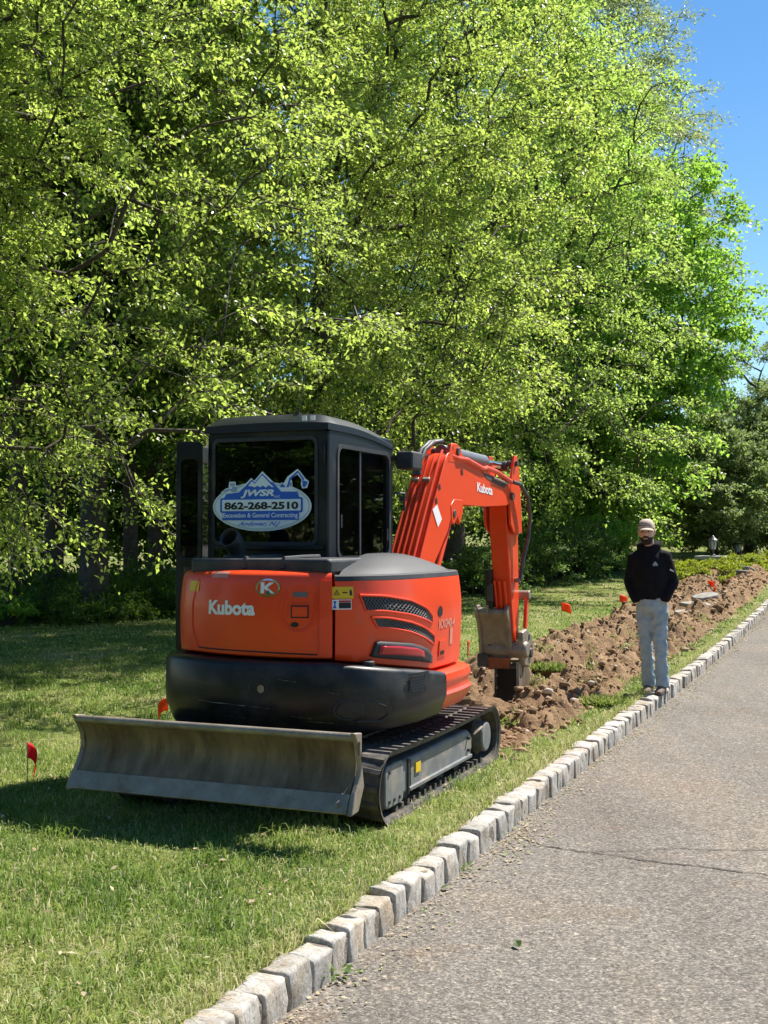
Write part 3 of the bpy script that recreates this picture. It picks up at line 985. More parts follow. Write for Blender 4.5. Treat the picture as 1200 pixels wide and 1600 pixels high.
def leaf_mass(name, label, n, xr, yfun, depth, zr, size, mat, seed, zpow=1.0):
    r = np.random.default_rng(seed)
    x = xr[0] + (xr[1] - xr[0]) * r.random(n)
    y = yfun(x) + depth * r.random(n) ** 1.2
    z0 = lawn_z(*xy2uv(x, y))
    top = zr[1] * (0.62 + 0.5 * vnoise(x * .35, y * .25, seed))
    z = zr[0] + (top - zr[0]) * r.random(n) ** zpow
    cl = np.stack([x, y, z0 + z], -1)
    m = 26
    pos = (cl[:, None] + r.normal(0, size * 1.5, (n, m, 3))).reshape(-1, 3)
    pos[:, 2] = np.maximum(pos[:, 2], np.repeat(z0, m))
    k = len(pos)
    d = unit(r.normal(0, 1, (k, 3)) - [0, 0, .3]); nr = unit(r.normal(0, .6, (k, 3)) + [.1, -.1, .85])
    L = size * r.uniform(.6, 1.25, k)
    V, Fc = quads(pos, d, nr, L, L * .55)
    T = np.clip(np.repeat(r.normal(.45, .15, n), m) + r.normal(0, .18, k), 0, 1)
    tag(link(name, fast_mesh(name, V, Fc, np.repeat(T, 2)), mat), label, kind='stuff')
edge_y = lambda x: np.interp(x, [-30, -7, -3, 2, 6, 12], [17, 19.3, 21.5, 29.5, 35, 40])
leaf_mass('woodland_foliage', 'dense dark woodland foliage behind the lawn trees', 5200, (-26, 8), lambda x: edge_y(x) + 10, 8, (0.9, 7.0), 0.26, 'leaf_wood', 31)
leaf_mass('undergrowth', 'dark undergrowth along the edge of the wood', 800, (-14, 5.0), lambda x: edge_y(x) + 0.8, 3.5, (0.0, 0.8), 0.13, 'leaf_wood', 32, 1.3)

def make_shrub(name, label, px, Y, w, h, leaf, seed, n=90, m=90, size=0.075, cat='shrub', group=None, spread=None):
    x = (px - 600) / F * Y
    e = empty(name, (x, Y, gz(x, Y) - 0.03))
    r = np.random.default_rng(seed)
    a = r.random(n) * 6.283; rad = w * .5 * r.random(n) ** .6
    z = h * (0.12 + .88 * r.random(n)) * (1 - .45 * (rad / (w * .5)) ** 2)
    cl = np.stack([np.cos(a) * rad, np.sin(a) * rad * .8, z], -1)
    dr = unit(cl * [1, 1, .5] + [0, 0, .3])
    pos, ld, nr, L, W, T, tw = spray(cl, dr, m, spread or 0.32 * min(1.4, w * .5), size, seed, .15)
    ch = [(np.array([[cl[i, 0] * .15, cl[i, 1] * .15, 0], cl[i] * [.6, .6, .55], cl[i]]), np.array([.012, .009, .005])) for i in range(n)]
    V, Fc = tubes_np(ch + tw[::3], lambda rr: 4)
    link('stems', fast_mesh('stems', V, Fc, smooth=True), 'bark', e)
    pos[:, 2] = np.maximum(pos[:, 2], 0.03)
    V, Fc = quads(pos, ld, nr, L, W)
    link('foliage', fast_mesh('foliage', V, Fc, np.repeat(T, 2)), leaf, e)
    tag(e, label, cat, group)
    return e
SG = 'shrubs at the edge of the wood'
make_shrub('shrub', 'leafy grey green shrub right of the excavator body', 752, 26.5, 2.0, 1.05, 'leaf_shrub', 51, group=SG)
make_shrub('shrub', 'rounded shrub behind the excavator bucket', 818, 29.0, 2.4, 1.3, 'leaf_shrub', 52, group=SG)
make_shrub('shrub', 'tall pale shrub left of the standing person', 882, 31.0, 2.6, 1.6, 'leaf_shrub', 53, 120, group=SG)
make_shrub('shrub', 'shrub just behind the shoulder of the standing person', 946, 32.5, 2.4, 1.5, 'leaf_maple', 54, group=SG)
make_shrub('shrub', 'low sunlit weeds at the left edge below the wood', 2, 19.0, 1.0, 0.55, 'leaf_maple', 55, 40, 60, group=SG)
make_shrub('shrub', 'dark low shrub at the wood edge left of the excavator', 120, 20.3, 2.6, 0.5, 'leaf_wood', 56, group=SG)
make_shrub('shrub', 'dark shrub beside the excavator cab door at wood edge', 235, 21.5, 2.4, 0.6, 'leaf_wood', 57, group=SG)
# spreading junipers in front of the gate piers
JG = 'spreading junipers before the gate piers'
make_shrub('juniper', 'spreading yellow green juniper right of the standing person', 1085, 30.5, 3.2, 0.42, 'leaf_juniper', 61, 150, 150, 0.06, 'juniper', JG, spread=0.2)
make_shrub('juniper', 'spreading juniper below the nearer lantern pier', 1150, 32.5, 3.0, 0.40, 'leaf_juniper', 62, 150, 150, 0.06, 'juniper', JG, spread=0.2)
make_shrub('juniper', 'spreading juniper at the right edge above the soil heap', 1215, 34.0, 3.2, 0.42, 'leaf_juniper', 63, 140, 150, 0.06, 'juniper', JG, spread=0.2)
# trees beyond the gate
make_tree('willow_tree', 'hazy grey green tree against the sky at the far right', place(13.6, 44), 6.2, 0.22, (0, 0, 3.9), (2.6, 2.6, 3.0), 330, 190, .8, 0.17, 'leaf_far', 606, 0.6, group='trees beyond the gate piers', narrow=.3, droop=.6)
make_tree('evergreen_tree', 'dark green tree behind the gate lanterns at right', place(14.4, 40), 4.0, 0.2, (0, 0, 2.1), (1.9, 1.9, 1.9), 320, 150, .6, 0.14, 'leaf_far', 607, 0.3, group='trees beyond the gate piers')
make_tree('small_tree', 'pale green small tree behind the nearer lantern', place(10.6, 38), 4.6, 0.13, (0, 0, 2.5), (1.9, 1.9, 2.1), 260, 150, .6, 0.13, 'leaf_far', 608, 0.4, group='trees beyond the gate piers')
leaf_mass('far_woodland', 'distant wood closing the view beyond the gate', 900, (8, 40), lambda x: 52 + 0 * x, 10, (0.2, 5.5), 0.4, 'leaf_far', 33)

# trees across the road, behind the viewpoint (mirrored in the cab glass)
for i, (x, y, s) in enumerate(((-13, -12, 1.0), (-6.5, -15, 1.15), (0, -13, 1.0), (7, -14, 1.1), (-19, -6, 1.1), (-22, 3, 1.0), (14, -12, 1.1), (-11, -7, .9), (-16, -10, 1.0), (17.5, 25, 1.0), (21, 31, 1.1), (25, 27, 1.0), (22, 22, 1.0))):
    o = copy_tree(wt[i % 2]); o.name = 'roadside_tree'
    o.location = (x, y, gz(x, y) * 0); o.rotation_euler.z = i * 2.1; o.scale = (s * 1.25, s * 1.25, s * .48)
    o['label'] = 'tree outside the frame, mirrored in the cab glass'; o['group'] = 'trees around the viewpoint outside the frame'

leaf_mass('mirrored_foliage', 'unseen leaf mass added behind the viewpoint, mirrored in the cab glass', 1500, (-42, 6), lambda x: -20 + 0 * x, 5, (0.0, 7.0), 0.34, 'leaf_wood', 35)  # out of view; added to cover the bright horizon mirrored in the rear pane
leaf_mass('mirrored_foliage', 'unseen leaf mass added across the road, mirrored in the cab glass', 700, (17, 40), lambda x: 22 + 0.45 * (x - 17), 4, (0.0, 5.0), 0.34, 'leaf_wood', 36)  # added out of view so the side windows mirror leaves, not sky

# ------------------------------------------------------------------ the excavator
plain('red_paint', (0.82, 0.062, 0.011), 0.38, var=0.05, scale=3, coat=0.25, dirt=((0.52, 0.14, 0.075), 0.10, 2.2), spec=0.35)
plain('black_paint', (0.007, 0.0075, 0.010), 0.36, var=0.3, scale=5, coat=0.1, dirt=((0.060, 0.056, 0.050), 0.38, 2.2), spec=0.3)
plain('black_plastic', (0.026, 0.027, 0.030), 0.6, var=0.2, scale=8, bump=0.06, bscale=300, dirt=((0.12, 0.105, 0.09), 0.28, 3.0))
plain('cab_paint', (0.010, 0.013, 0.020), 0.42, var=0.15, scale=5, dirt=((0.04, 0.04, 0.042), 0.12, 3.0), spec=0.35)
plain('rubber', (0.050, 0.046, 0.043), 0.85, var=0.3, scale=10, bump=0.2, bscale=60, dirt=((0.20, 0.165, 0.13), 0.65, 6.0))
plain('frame_grey', (0.165, 0.17, 0.175), 0.6, var=0.18, scale=9, dirt=((0.34, 0.28, 0.20), 0.40, 6.0))
plain('dark_steel', (0.055, 0.05, 0.048), 0.6, var=0.3, scale=9, dirt=((0.14, 0.10, 0.07), 0.4, 6.0))
plain('worn_steel', (0.21, 0.155, 0.095), 0.6, metal=0.2, var=0.4, scale=5, bump=0.15, bscale=30, dirt=((0.085, 0.050, 0.028), 0.62, 3.2), stretch=(2.4, 1, 0.6))
plain('edge_steel', (0.30, 0.255, 0.20), 0.5, metal=0.4, var=0.25, scale=10, bump=0.15, bscale=40, dirt=((0.17, 0.11, 0.07), 0.35, 7.0))
plain('rust', (0.30, 0.085, 0.03), 0.8, var=0.3, scale=12, bump=0.2)
plain('scuff', (0.07, 0.07, 0.072), 0.6, var=0.2)
plain('chrome', (0.62, 0.62, 0.63), 0.12, metal=1.0, var=0.03)
plain('cyl_grey', (0.16, 0.165, 0.175), 0.4, metal=0.2, var=0.1)
plain('white_print', (0.80, 0.80, 0.80), 0.5, var=0.04)
plain('yellow_print', (0.72, 0.47, 0.01), 0.5, var=0.05)
plain('faded_print', (0.62, 0.26, 0.19), 0.6, var=0.15, scale=30)
plain('black_print', (0.008, 0.008, 0.010), 0.5, var=0.05)
plain('blue_print', (0.012, 0.12, 0.58), 0.45, var=0.06)
plain('sign_white', (0.78, 0.86, 0.90), 0.45, var=0.04)
plain('sign_rim', (0.55, 0.66, 0.62), 0.45, var=0.10, scale=8)
plain('sign_steel', (0.30, 0.40, 0.55), 0.45, var=0.10, scale=40)
plain('tail_red', (0.50, 0.008, 0.012), 0.15, var=0.05, coat=0.5)
plain('mesh_grey', (0.16, 0.16, 0.165), 0.5, metal=0.5, var=0.1)
plain('green_print', (0.02, 0.16, 0.05), 0.4, var=0.05)
plain('seat_black', (0.02, 0.02, 0.022), 0.8, var=0.2)
plain('hose', (0.05, 0.05, 0.05), 0.5, var=0.2, dirt=((0.2, 0.19, 0.17), 0.4, 9))

def glass_mat():
    m, nt, b = nodes_of('tinted_glass')
    out = nt.nodes['Material Output']
    tr = nt.nodes.new('ShaderNodeBsdfTransparent'); tr.inputs[0].default_value = (0.15, 0.17, 0.155, 1)
    gl = N(nt, 'ShaderNodeBsdfGlossy', Roughness=0.02); gl.inputs['Color'].default_value = (0.9, 0.93, 0.95, 1)
    df = nt.nodes.new('ShaderNodeBsdfDiffuse'); df.inputs[0].default_value = (0.02, 0.02, 0.018, 1)
    tc = nt.nodes.new('ShaderNodeTexCoord')
    nz = N(nt, 'ShaderNodeTexNoise', Scale=4.0, Detail=6.0); nt.links.new(tc.outputs['Object'], nz.inputs['Vector'])
    dm = nt.nodes.new('ShaderNodeMapRange'); dm.inputs['From Min'].default_value = 0.35; dm.inputs['From Max'].default_value = 0.8
    dm.inputs['To Min'].default_value = 0.03; dm.inputs['To Max'].default_value = 0.16
    nt.links.new(nz.outputs[0], dm.inputs['Value'])
    m1 = nt.nodes.new('ShaderNodeMixShader'); m2 = nt.nodes.new('ShaderNodeMixShader')
    fr = N(nt, 'ShaderNodeFresnel', IOR=1.45)
    nt.links.new(dm.outputs[0], m1.inputs[0]); nt.links.new(tr.outputs[0], m1.inputs[1]); nt.links.new(df.outputs[0], m1.inputs[2])
    nt.links.new(fr.outputs[0], m2.inputs[0]); nt.links.new(m1.outputs[0], m2.inputs[1]); nt.links.new(gl.outputs[0], m2.inputs[2])
    nt.links.new(m2.outputs[0], out.inputs['Surface'])
glass_mat()

UC, VC = 6.65, -3.15
ex, ey = uv2xy(UC, VC)
EZ = float(lawn_z(UC, VC)) - 0.005
EX = empty('excavator', (ex, ey, EZ), -ANG)
tag(EX, 'red and black compact excavator on rubber tracks standing on the lawn', 'excavator')
def EXW(a, b, z):          # machine space to world
    return Vector((ex + a * CA + b * SA, ey - a * SA + b * CA, EZ + z))
def on_plane(px, py, a=None, b=None):
    """machine-space (a, b, z) of a measured picture point on the plane a = const or b = const"""
    o = Vector((0 - ex, 0 - ey, CAMZ - EZ)); r = ray(px, py)
    oa, ob = o.x * CA - o.y * SA, o.x * SA + o.y * CA
    ra, rb = r.x * CA - r.y * SA, r.x * SA + r.y * CA
    t = (a - oa) / ra if a is not None else (b - ob) / rb
    return (oa + ra * t, ob + rb * t, o.z + r.z * t)

# ---- undercarriage
TH, TR, TC = 0.385, 0.1925, 0.88        # height, end radius, end centre
def loop_pt(s):
    """centre-line of the belt outer face, s = arc length; returns (b, z), outward normal"""
    straight, arc = 2 * TC, math.pi * TR
    s = s % (2 * straight + 2 * arc)
    if s < straight: return (-TC + s, 0.0), (0, -1)
    s -= straight
    if s < arc:
        a = -math.pi / 2 + s / TR
        return (TC + TR * math.cos(a), TR + TR * math.sin(a)), (math.cos(a), math.sin(a))
    s -= arc
    if s < straight:
        sag = 0.012 * math.sin(math.pi * s / straight)
        return (TC - s, TH - sag), (0, 1)
    s -= straight
    a = math.pi / 2 + s / TR
    return (-TC + TR * math.cos(a), TR + TR * math.sin(a)), (math.cos(a), math.sin(a))
LOOP = 4 * TC + 2 * math.pi * TR
lug_me = None
for side in (-1, 1):
    a0, a1 = (0.50, 0.85) if side > 0 else (-0.76, -0.43)
    rows = []
    nseg = 120
    for i in range(nseg + 1):
        (b, z), nrm = loop_pt(LOOP * i / nseg)
        prof = [(a0, -0.018), (a0 + 0.006, -0.036), (a1 - 0.006, -0.036), (a1, -0.018), (a1 - 0.02, -0.052), ((a0 + a1) / 2, -0.058), (a0 + 0.02, -0.052)]
        rows.append([(aa, b + nrm[0] * (o + 0.02), z + nrm[1] * (o + 0.02)) for aa, o in prof] )
        rows[-1].append(rows[-1][0])
    belt = MB().grid(rows).build('rubber_track', 'rubber', EX, smooth=True)
    if lug_me is None:
        lb = MB()
        for s_, x0, x1 in ((1, 0.012, 0.160), (-1, -0.160, -0.012)):
            lb.add([(x0, -0.024 + 0.012 * s_, -0.004), (x1, -0.024 - 0.006 * s_, -0.004), (x1, 0.020 - 0.006 * s_, -0.004), (x0, 0.020 + 0.012 * s_, -0.004),
                    (x0, -0.014 + 0.012 * s_, 0.012), (x1, -0.014 - 0.006 * s_, 0.012), (x1, 0.010 - 0.006 * s_, 0.012), (x0, 0.010 + 0.012 * s_, 0.012)],
                   [(3, 2, 1, 0), (4, 5, 6, 7), (0, 1, 5, 4), (1, 2, 6, 5), (2, 3, 7, 6), (3, 0, 4, 7)])
        tmp = lb.build('lug', 'rubber', belt); lug_me = tmp.data; bpy.data.objects.remove(tmp)
    nl = 50
    for i in range(nl):
        (b, z), nrm = loop_pt(LOOP * (i + 0.5) / nl)
        o = link('lug', lug_me, None, belt)
        ang = math.atan2(nrm[0], nrm[1])
        o.location = ((a0 + a1) / 2, b - nrm[0] * 0.016, z - nrm[1] * 0.016)
        o.rotation_euler = (-ang, 0, 0)
    # track frame
    fr = MB().prism([(-0.72, 0.10), (0.56, 0.10), (0.60, 0.16), (0.60, 0.245), (0.52, 0.285), (-0.50, 0.285), (-0.72, 0.285)], 0, 1, 0)
    s1, s0 = (0.80, 0.55) if side > 0 else (-0.72, -0.47)
    fr.v = [(s1 + (s0 - s1) * (1 - x), y, z) for x, y, z in fr.v]
    frame = fr.build('track_frame', 'frame_grey', EX, bevel=0.02, seg=3)
    sg = 1 if side > 0 else -1
    MB().prism(rrect(-0.90, -0.64, 0.075, 0.30, 0.04), s1 - 0.03 * sg, s1 + 0.012 * sg, 0).build('idler_yoke', 'frame_grey', EX, bevel=0.006)
    MB().box((s1 + 0.006 * sg, -0.555, 0.19), (0.012, 0.012, 0.19)).build('seam', 'dark_steel', frame)
    MB().box((s1 + 0.006 * sg, 0.0, 0.118), (0.022, 1.10, 0.022)).build('skid_rail', 'frame_grey', frame, bevel=0.004)
    MB().box((s1 + 0.001 * sg, -0.51, 0.19), (0.006, 0.006, 0.17)).build('weld_seam', 'dark_steel', frame)
    for bb, zz in ((-0.85, 0.11), (-0.78, 0.11), (-0.70, 0.11), (-0.85, 0.265), (0.50, 0.16), (0.50, 0.235)):
        MB().cyl((s1 - 0.01 * sg, bb, zz), (s1 + 0.020 * sg, bb, zz), 0.011, 8).build('bolt', 'dark_steel', frame)
    MB().box((s1 + 0.0045 * sg, -0.40, 0.215), (0.008, 0.075, 0.055)).build('warning_label', 'yellow_print', frame)
    MB().cyl((s0, -TC, TR), (s1 - 0.02 * sg, -TC, TR), TR - 0.055, 24).build('idler', 'dark_steel', EX, bevel=0.01)
    spk = MB().cyl((s0, TC, TR), (s1 - 0.05 * sg, TC, TR), TR - 0.065, 20).build('sprocket', 'dark_steel', EX, bevel=0.008)
    MB().cyl((s1 - 0.06 * sg, TC - 0.03, TR), (s1 + 0.02 * sg, TC - 0.03, TR), 0.098, 28).build('hub', 'frame_grey', spk, bevel=0.012)
    MB().tube([(s1 + 0.0 * sg, 0.62, 0.24), (s1 + 0.02 * sg, 0.66, 0.26), (s1 + 0.02 * sg, 0.74, 0.27)], 0.009, 6).build('hose', 'edge_steel', EX)
    for b in (-0.52, -0.22, 0.08, 0.38):
        MB().cyl((s0, b, 0.085), (s1 - 0.03 * sg, b, 0.085), 0.062, 16).build('roller', 'dark_steel', EX, bevel=0.008)
    MB().cyl((s0, 0.05, 0.31), (s1 - 0.1 * sg, 0.05, 0.31), 0.035, 12).build('top_roller', 'dark_steel', EX)
    # drive lugs on the inside of the belt, standing out along the bottom run
    for i in range(18):
        b = -0.72 + 0.088 * i
        MB().prism([(b - 0.022, 0.036), (b + 0.022, 0.036), (b + 0.012, 0.066), (b - 0.012, 0.066)], s1 - 0.075 * sg, s1 + 0.005 * sg, 0).build('drive_lug', 'rubber', belt)
MB().prism([(-0.6, 0.16), (0.5, 0.16), (0.5, 0.36), (-0.6, 0.36)], -0.5, 0.5, 0).build('car_body', 'dark_steel', EX, bevel=0.03)
MB().cyl((0, 0, 0.34), (0, 0, 0.49), 0.40, 36).build('slew_ring', 'dark_steel', EX)

# ---- dozer blade
BB = -1.40
prof_c = []                                   # curved mouldboard, (b, z)
for i in range(11):
    t = i / 10
    prof_c.append((BB - 0.075 * t ** 0 + 0.075 + 0.10 * math.sin(math.pi * (0.08 + 0.80 * t)) - 0.085, 0.275 + 0.265 * t))
front = prof_c
back = [(b + 0.022, z) for b, z in prof_c][::-1]
blade = MB().prism(front + back, -0.725, 0.855, 0).build('blade', 'worn_steel', EX, bevel=0.004)
b0, z0 = prof_c[0]
MB().prism([(b0 - 0.004, z0 + 0.004), (b0 - 0.055, 0.195), (b0 - 0.045, 0.188), (b0 + 0.02, z0 - 0.01)], -0.745, 0.858, 0).build('cutting_edge', 'edge_steel', blade, bevel=0.003)
bt, zt = prof_c[-1]
MB().tube([(-0.735, bt + 0.008, zt + 0.004), (0.87, bt + 0.008, zt + 0.004)], 0.021, 12).build('top_rail', 'edge_steel', blade, smooth=True)
for a in (-0.742, 0.862):
    ep = [(b0 - 0.058, 0.184), (b0 + 0.03, 0.19), (b0 + 0.10, 0.30), (bt + 0.055, zt - 0.10), (bt + 0.06, zt + 0.02), (bt - 0.03, zt + 0.03)]
    ep += [(b - 0.012, z) for b, z in prof_c[::-1][1:]]
    MB().prism(ep, a, a + 0.028, 0).build('end_plate', 'edge_steel', blade, bevel=0.006)
MB().prism(rrect(bt + 0.012, bt + 0.032, zt - 0.085, zt - 0.015, 0.009), 0.8895, 0.892, 0).build('slot', 'black_print', blade)
MB().cyl((0.81, b0 - 0.045, 0.225), (0.81, b0 - 0.015, 0.24), 0.012, 10).build('bolt', 'edge_steel', blade)
for a in (-0.36, 0.36):
    MB().prism([(-1.36, 0.26), (-0.5, 0.18), (-0.5, 0.30), (-1.36, 0.42)], a - 0.05, a + 0.05, 0).build('blade_arm', 'dark_steel', EX, bevel=0.01)
MB().tube([(0.46, -1.36, 0.33), (0.50, -1.2, 0.31), (0.47, -1.1, 0.28)], 0.008, 6).build('grease_line', 'edge_steel', EX)

# ---- upper body: shells swept round the plan outline
PATH = [(-0.50, 0.60), (-0.63, 0.35), (-0.62, 0.0), (-0.61, -0.40), (-0.545, -0.71), (-0.36, -0.895), (-0.05, -0.985), (0.34, -0.945), (0.61, -0.79),
        (0.755, -0.50), (0.80, -0.12), (0.805, 0.22), (0.76, 0.47), (0.56, 0.62), (0.25, 0.66)]
def catmull(P, n=24):
    P = [np.array(p, float) for p in P]; out = []
    Q = [2 * P[0] - P[1]] + P + [2 * P[-1] - P[-2]]
    for i in range(1, len(Q) - 2):
        for k in range(n):
            t = k / n
            out.append(0.5 * ((2 * Q[i]) + (-Q[i - 1] + Q[i + 1]) * t + (2 * Q[i - 1] - 5 * Q[i] + 4 * Q[i + 1] - Q[i + 2]) * t * t + (-Q[i - 1] + 3 * Q[i] - 3 * Q[i + 1] + Q[i + 2]) * t ** 3))
    out.append(P[-1]); return np.array(out)
PP = catmull(PATH)
SS = np.concatenate([[0], np.cumsum(np.linalg.norm(np.diff(PP, axis=0), axis=1))])
TT_ = np.gradient(PP, SS, axis=0); TT_ /= np.linalg.norm(TT_, axis=1, keepdims=True)
NN = np.stack([TT_[:, 1], -TT_[:, 0]], -1)               # outward
def P_at(s):
    return np.array([np.interp(s, SS, PP[:, 0]), np.interp(s, SS, PP[:, 1])]), np.array([np.interp(s, SS, NN[:, 0]), np.interp(s, SS, NN[:, 1])])
def s_of(a=None, b=None, lo=0, hi=99):
    m = (SS >= lo) & (SS <= hi)
    k = np.abs((PP[:, 0] - a) if a is not None else (PP[:, 1] - b)); k[~m] = 9
    return float(SS[np.argmin(k)])
S_BACK = s_of(b=-0.985)
S_SPLIT = s_of(a=0.505, lo=S_BACK, hi=S_BACK + 0.9)
S_LEFT = s_of(b=-0.30, hi=S_BACK)
S_RC = s_of(b=-0.135, lo=S_BACK)
S_END = float(SS[-1])
def zt_cw(s):         # top of the counterweight along the path
    return float(np.interp(s, [0.4, S_LEFT, S_BACK - 0.3, S_SPLIT, S_RC, S_END], [0.815, 0.82, 0.85, 0.835, 0.725, 0.725]))
def zb_cw(s):
    return float(np.interp(s, [0.4, S_LEFT, S_BACK - 0.45, S_SPLIT + 0.1, S_RC, S_END], [0.55, 0.53, 0.455, 0.455, 0.475, 0.475]))
def shell(name, mat, s0, s1, prof, ns=60, parent=None, smooth=True, sub=0):
    """prof(s) -> list of (offset, z) closed loop"""
    rows = []
    for s in np.linspace(s0, s1, ns):
        p, n = P_at(s)
        rows.append([(p[0] + n[0] * o, p[1] + n[1] * o, z) for o, z in prof(s)])
    m = len(rows[0])
    mb = MB()
    mb.add([p for r in rows for p in r], [(i * m + j, i * m + (j + 1) % m, (i + 1) * m + (j + 1) % m, (i + 1) * m + j) for i in range(ns - 1) for j in range(m)]
           + [tuple(range(m)), tuple((ns - 1) * m + j for j in range(m))[::-1]])
    return mb.build(name, mat, parent or EX, smooth=smooth)
def body_off(z):      # outward bulge of the red panels with height
    return float(np.interp(z, [0.72, 0.86, 1.0, 1.12, 1.22, 1.275, 1.305, 1.32], [-0.012, 0.0, 0.006, 0.006, -0.004, -0.012, -0.028, -0.055]))
hood = shell('rear_hood', 'red_paint', S_LEFT - 0.06, S_SPLIT - 0.006,
      lambda s: [(-0.30, zt_cw(s) + 0.012), (-0.02, zt_cw(s) + 0.012), (body_off(0.88) - 0.004, zt_cw(s) + 0.022)] + [(body_off(z), z) for z in (0.90, 0.96, 1.02, 1.08, 1.14, 1.20, 1.245, 1.275, 1.295, 1.308)] + [(-0.10, 1.322), (-0.16, 1.33), (-0.32, 1.335)], 70)
side = shell('side_cover', 'red_paint', S_SPLIT + 0.010, S_END,
      lambda s: [(-0.30, zt_cw(s) + 0.008), (-0.02, zt_cw(s) + 0.008), (body_off(0.8) - 0.004, zt_cw(s) + 0.016)] + [(body_off(z), z) for z in (0.88, 0.94, 1.0, 1.06, 1.12, 1.17, 1.21, 1.245, 1.265)] + [(-0.05, 1.275), (-0.32, 1.28)], 80)
cwt = shell('counterweight', 'black_paint', S_LEFT - 0.05, S_RC,
      lambda s: [(-0.30, zt_cw(s)), (0.050, zt_cw(s)), (0.076, zt_cw(s) - 0.010), (0.085, zt_cw(s) - 0.026), (0.088, (zt_cw(s) + zb_cw(s)) / 2), (0.085, zb_cw(s) + 0.11), (0.078, zb_cw(s) + 0.095), (0.048, zb_cw(s) + 0.012), (0.03, zb_cw(s)), (-0.30, zb_cw(s))], 90)
skirt = shell('side_skirt', 'red_paint', S_RC + 0.012, S_END,
      lambda s: [(-0.30, 0.715), (0.02, 0.715), (0.055, 0.70), (0.066, 0.665), (0.056, 0.640), (0.050, 0.63), (0.052, 0.60), (0.07, 0.585), (0.055, 0.545), (0.015, 0.49), (-0.06, 0.465), (-0.30, 0.465)], 60)
MB().prism([(-0.58, -0.75), (0.66, -0.75), (0.70, 0.55), (-0.62, 0.55)], 0.475, 0.84, 2).build('deck', 'dark_steel', EX)
# black top pieces
dome = MB(); rows = []
for s in np.linspace(S_SPLIT + 0.01, S_END, 60):
    p, n = P_at(s); r = []
    for k in range(9):
        t = k / 8
        q = np.array([p[0] + n[0] * (-0.028), p[1] + n[1] * (-0.028)]); c = np.array([0.40, -0.05 + 0.25 * 0])
        w = t ** 0.9
        hgt = 1.262 + (0.030 if k else 0) + 0.115 * math.sin(min(1, 1.25 * t) * math.pi / 2) ** 1.1
        r.append((q[0] * (1 - w) + c[0] * w, q[1] * (1 - w) + c[1] * w, hgt))
    rows.append(r)
dome.grid(rows).build('top_cover', 'black_plastic', EX, smooth=True)
lip = shell('cover_lip', 'black_plastic', S_SPLIT + 0.010, S_END - 0.02, lambda s: [(-0.10, 1.262), (-0.018, 1.262), (-0.012, 1.268), (-0.018, 1.292), (-0.03, 1.298), (-0.10, 1.298)], 60)
tp = MB()
tp.prism(rrect(-0.40, 0.475, -0.86, -0.33, 0.03), 1.30, 1.385, 2)
o = tp.build('engine_top', 'black_plastic', EX, bevel=0.018, seg=3)
for a in (-0.05, 0.19):
    MB().tube([(a, -0.865, 1.33), (a, -0.845, 1.385), (a, -0.60, 1.39), (a, -0.40, 1.39)], 0.013, 8).build('rib', 'black_plastic', o, smooth=True)
MB().prism(rrect(-0.60, 0.48, -0.62, -0.25, 0.03), 1.0, 1.325, 2).build('bulkhead', 'black_paint', EX)

def find_s(px, py, lo, hi, off=0.0):
    """path position and height of a measured picture point on the panels"""
    best = None
    o = Vector((0, 0, CAMZ)); r = ray(px, py)
    for s in np.arange(lo, hi, 0.004):
        p, n = P_at(s); w = EXW(p[0] + n[0] * off, p[1] + n[1] * off, 0)
        nx, ny = n[0] * CA + n[1] * SA, -n[0] * SA + n[1] * CA
        if nx * (w.x - 0) + ny * (w.y - 0) > 0: continue           # faces away
        e = abs(600 + F * w.x / (w.y * math.cos(PITCH)) - px)
        if best is None or e < best[0]: best = (e, s, w)
    t = best[2].y / r.y
    return best[1], CAMZ + r.z * t - EZ
def on_panel(s, z, lift, offf=body_off):
    p, n = P_at(s); o = offf(z) + lift
    return (p[0] + n[0] * o, p[1] + n[1] * o, z)
def decal(name, vs, fs, s0, z0, mat, parent, lift=0.003, offf=body_off, tilt=0.0):
    mb = MB(); mb.add([on_panel(s0 + x, z0 + y + x * tilt, lift, offf) for x, y in vs], fs)
    return mb.build(name, mat, parent)
def patch(name, s0, s1, z0, z1, mat, parent, lift=0.003, n=8, offf=body_off, thick=0.0, corner=0.0):
    """small raised patch that follows the panel"""
    if thick:
        mb = MB(); f = [[on_panel(s0 + (s1 - s0) * i / n, z0 + (z1 - z0) * j / 4, lift, offf) for i in range(n + 1)] for j in range(5)]
        b = [[on_panel(s0 + (s1 - s0) * i / n, z0 + (z1 - z0) * j / 4, lift - thick, offf) for i in range(n + 1)] for j in range(5)]
        mb.grid(f); mb.grid(b)
        for A_, B_ in ((f[0], b[0]), (f[-1], b[-1]), ([r[0] for r in f], [r[0] for r in b]), ([r[-1] for r in f], [r[-1] for r in b])): mb.grid([A_, B_])
        return mb.build(name, mat, parent)
    return MB().grid([[on_panel(s0 + (s1 - s0) * i / n, z0 + (z1 - z0) * j / 3, lift, offf) for i in range(n + 1)] for j in range(4)]).build(name, mat, parent, smooth=True)
LO, HI = S_LEFT, S_END - 0.5
def span(px0, py0, px1, py1, **k):
    s0, z0 = find_s(px0, py0, LO, HI); s1, z1 = find_s(px1, py1, LO, HI)
    return s0, s1, z1, z0
# maker's name on the hood
s0, s1, z0, z1 = span(328, 937, 400, 962)
vs, fs = fit_text('Kubota', s1 - s0, z1 - z0, bold=0.045)
decal('lettering', vs, fs, (s0 + s1) / 2, (z0 + z1) / 2, 'white_print', hood, tilt=0.0)
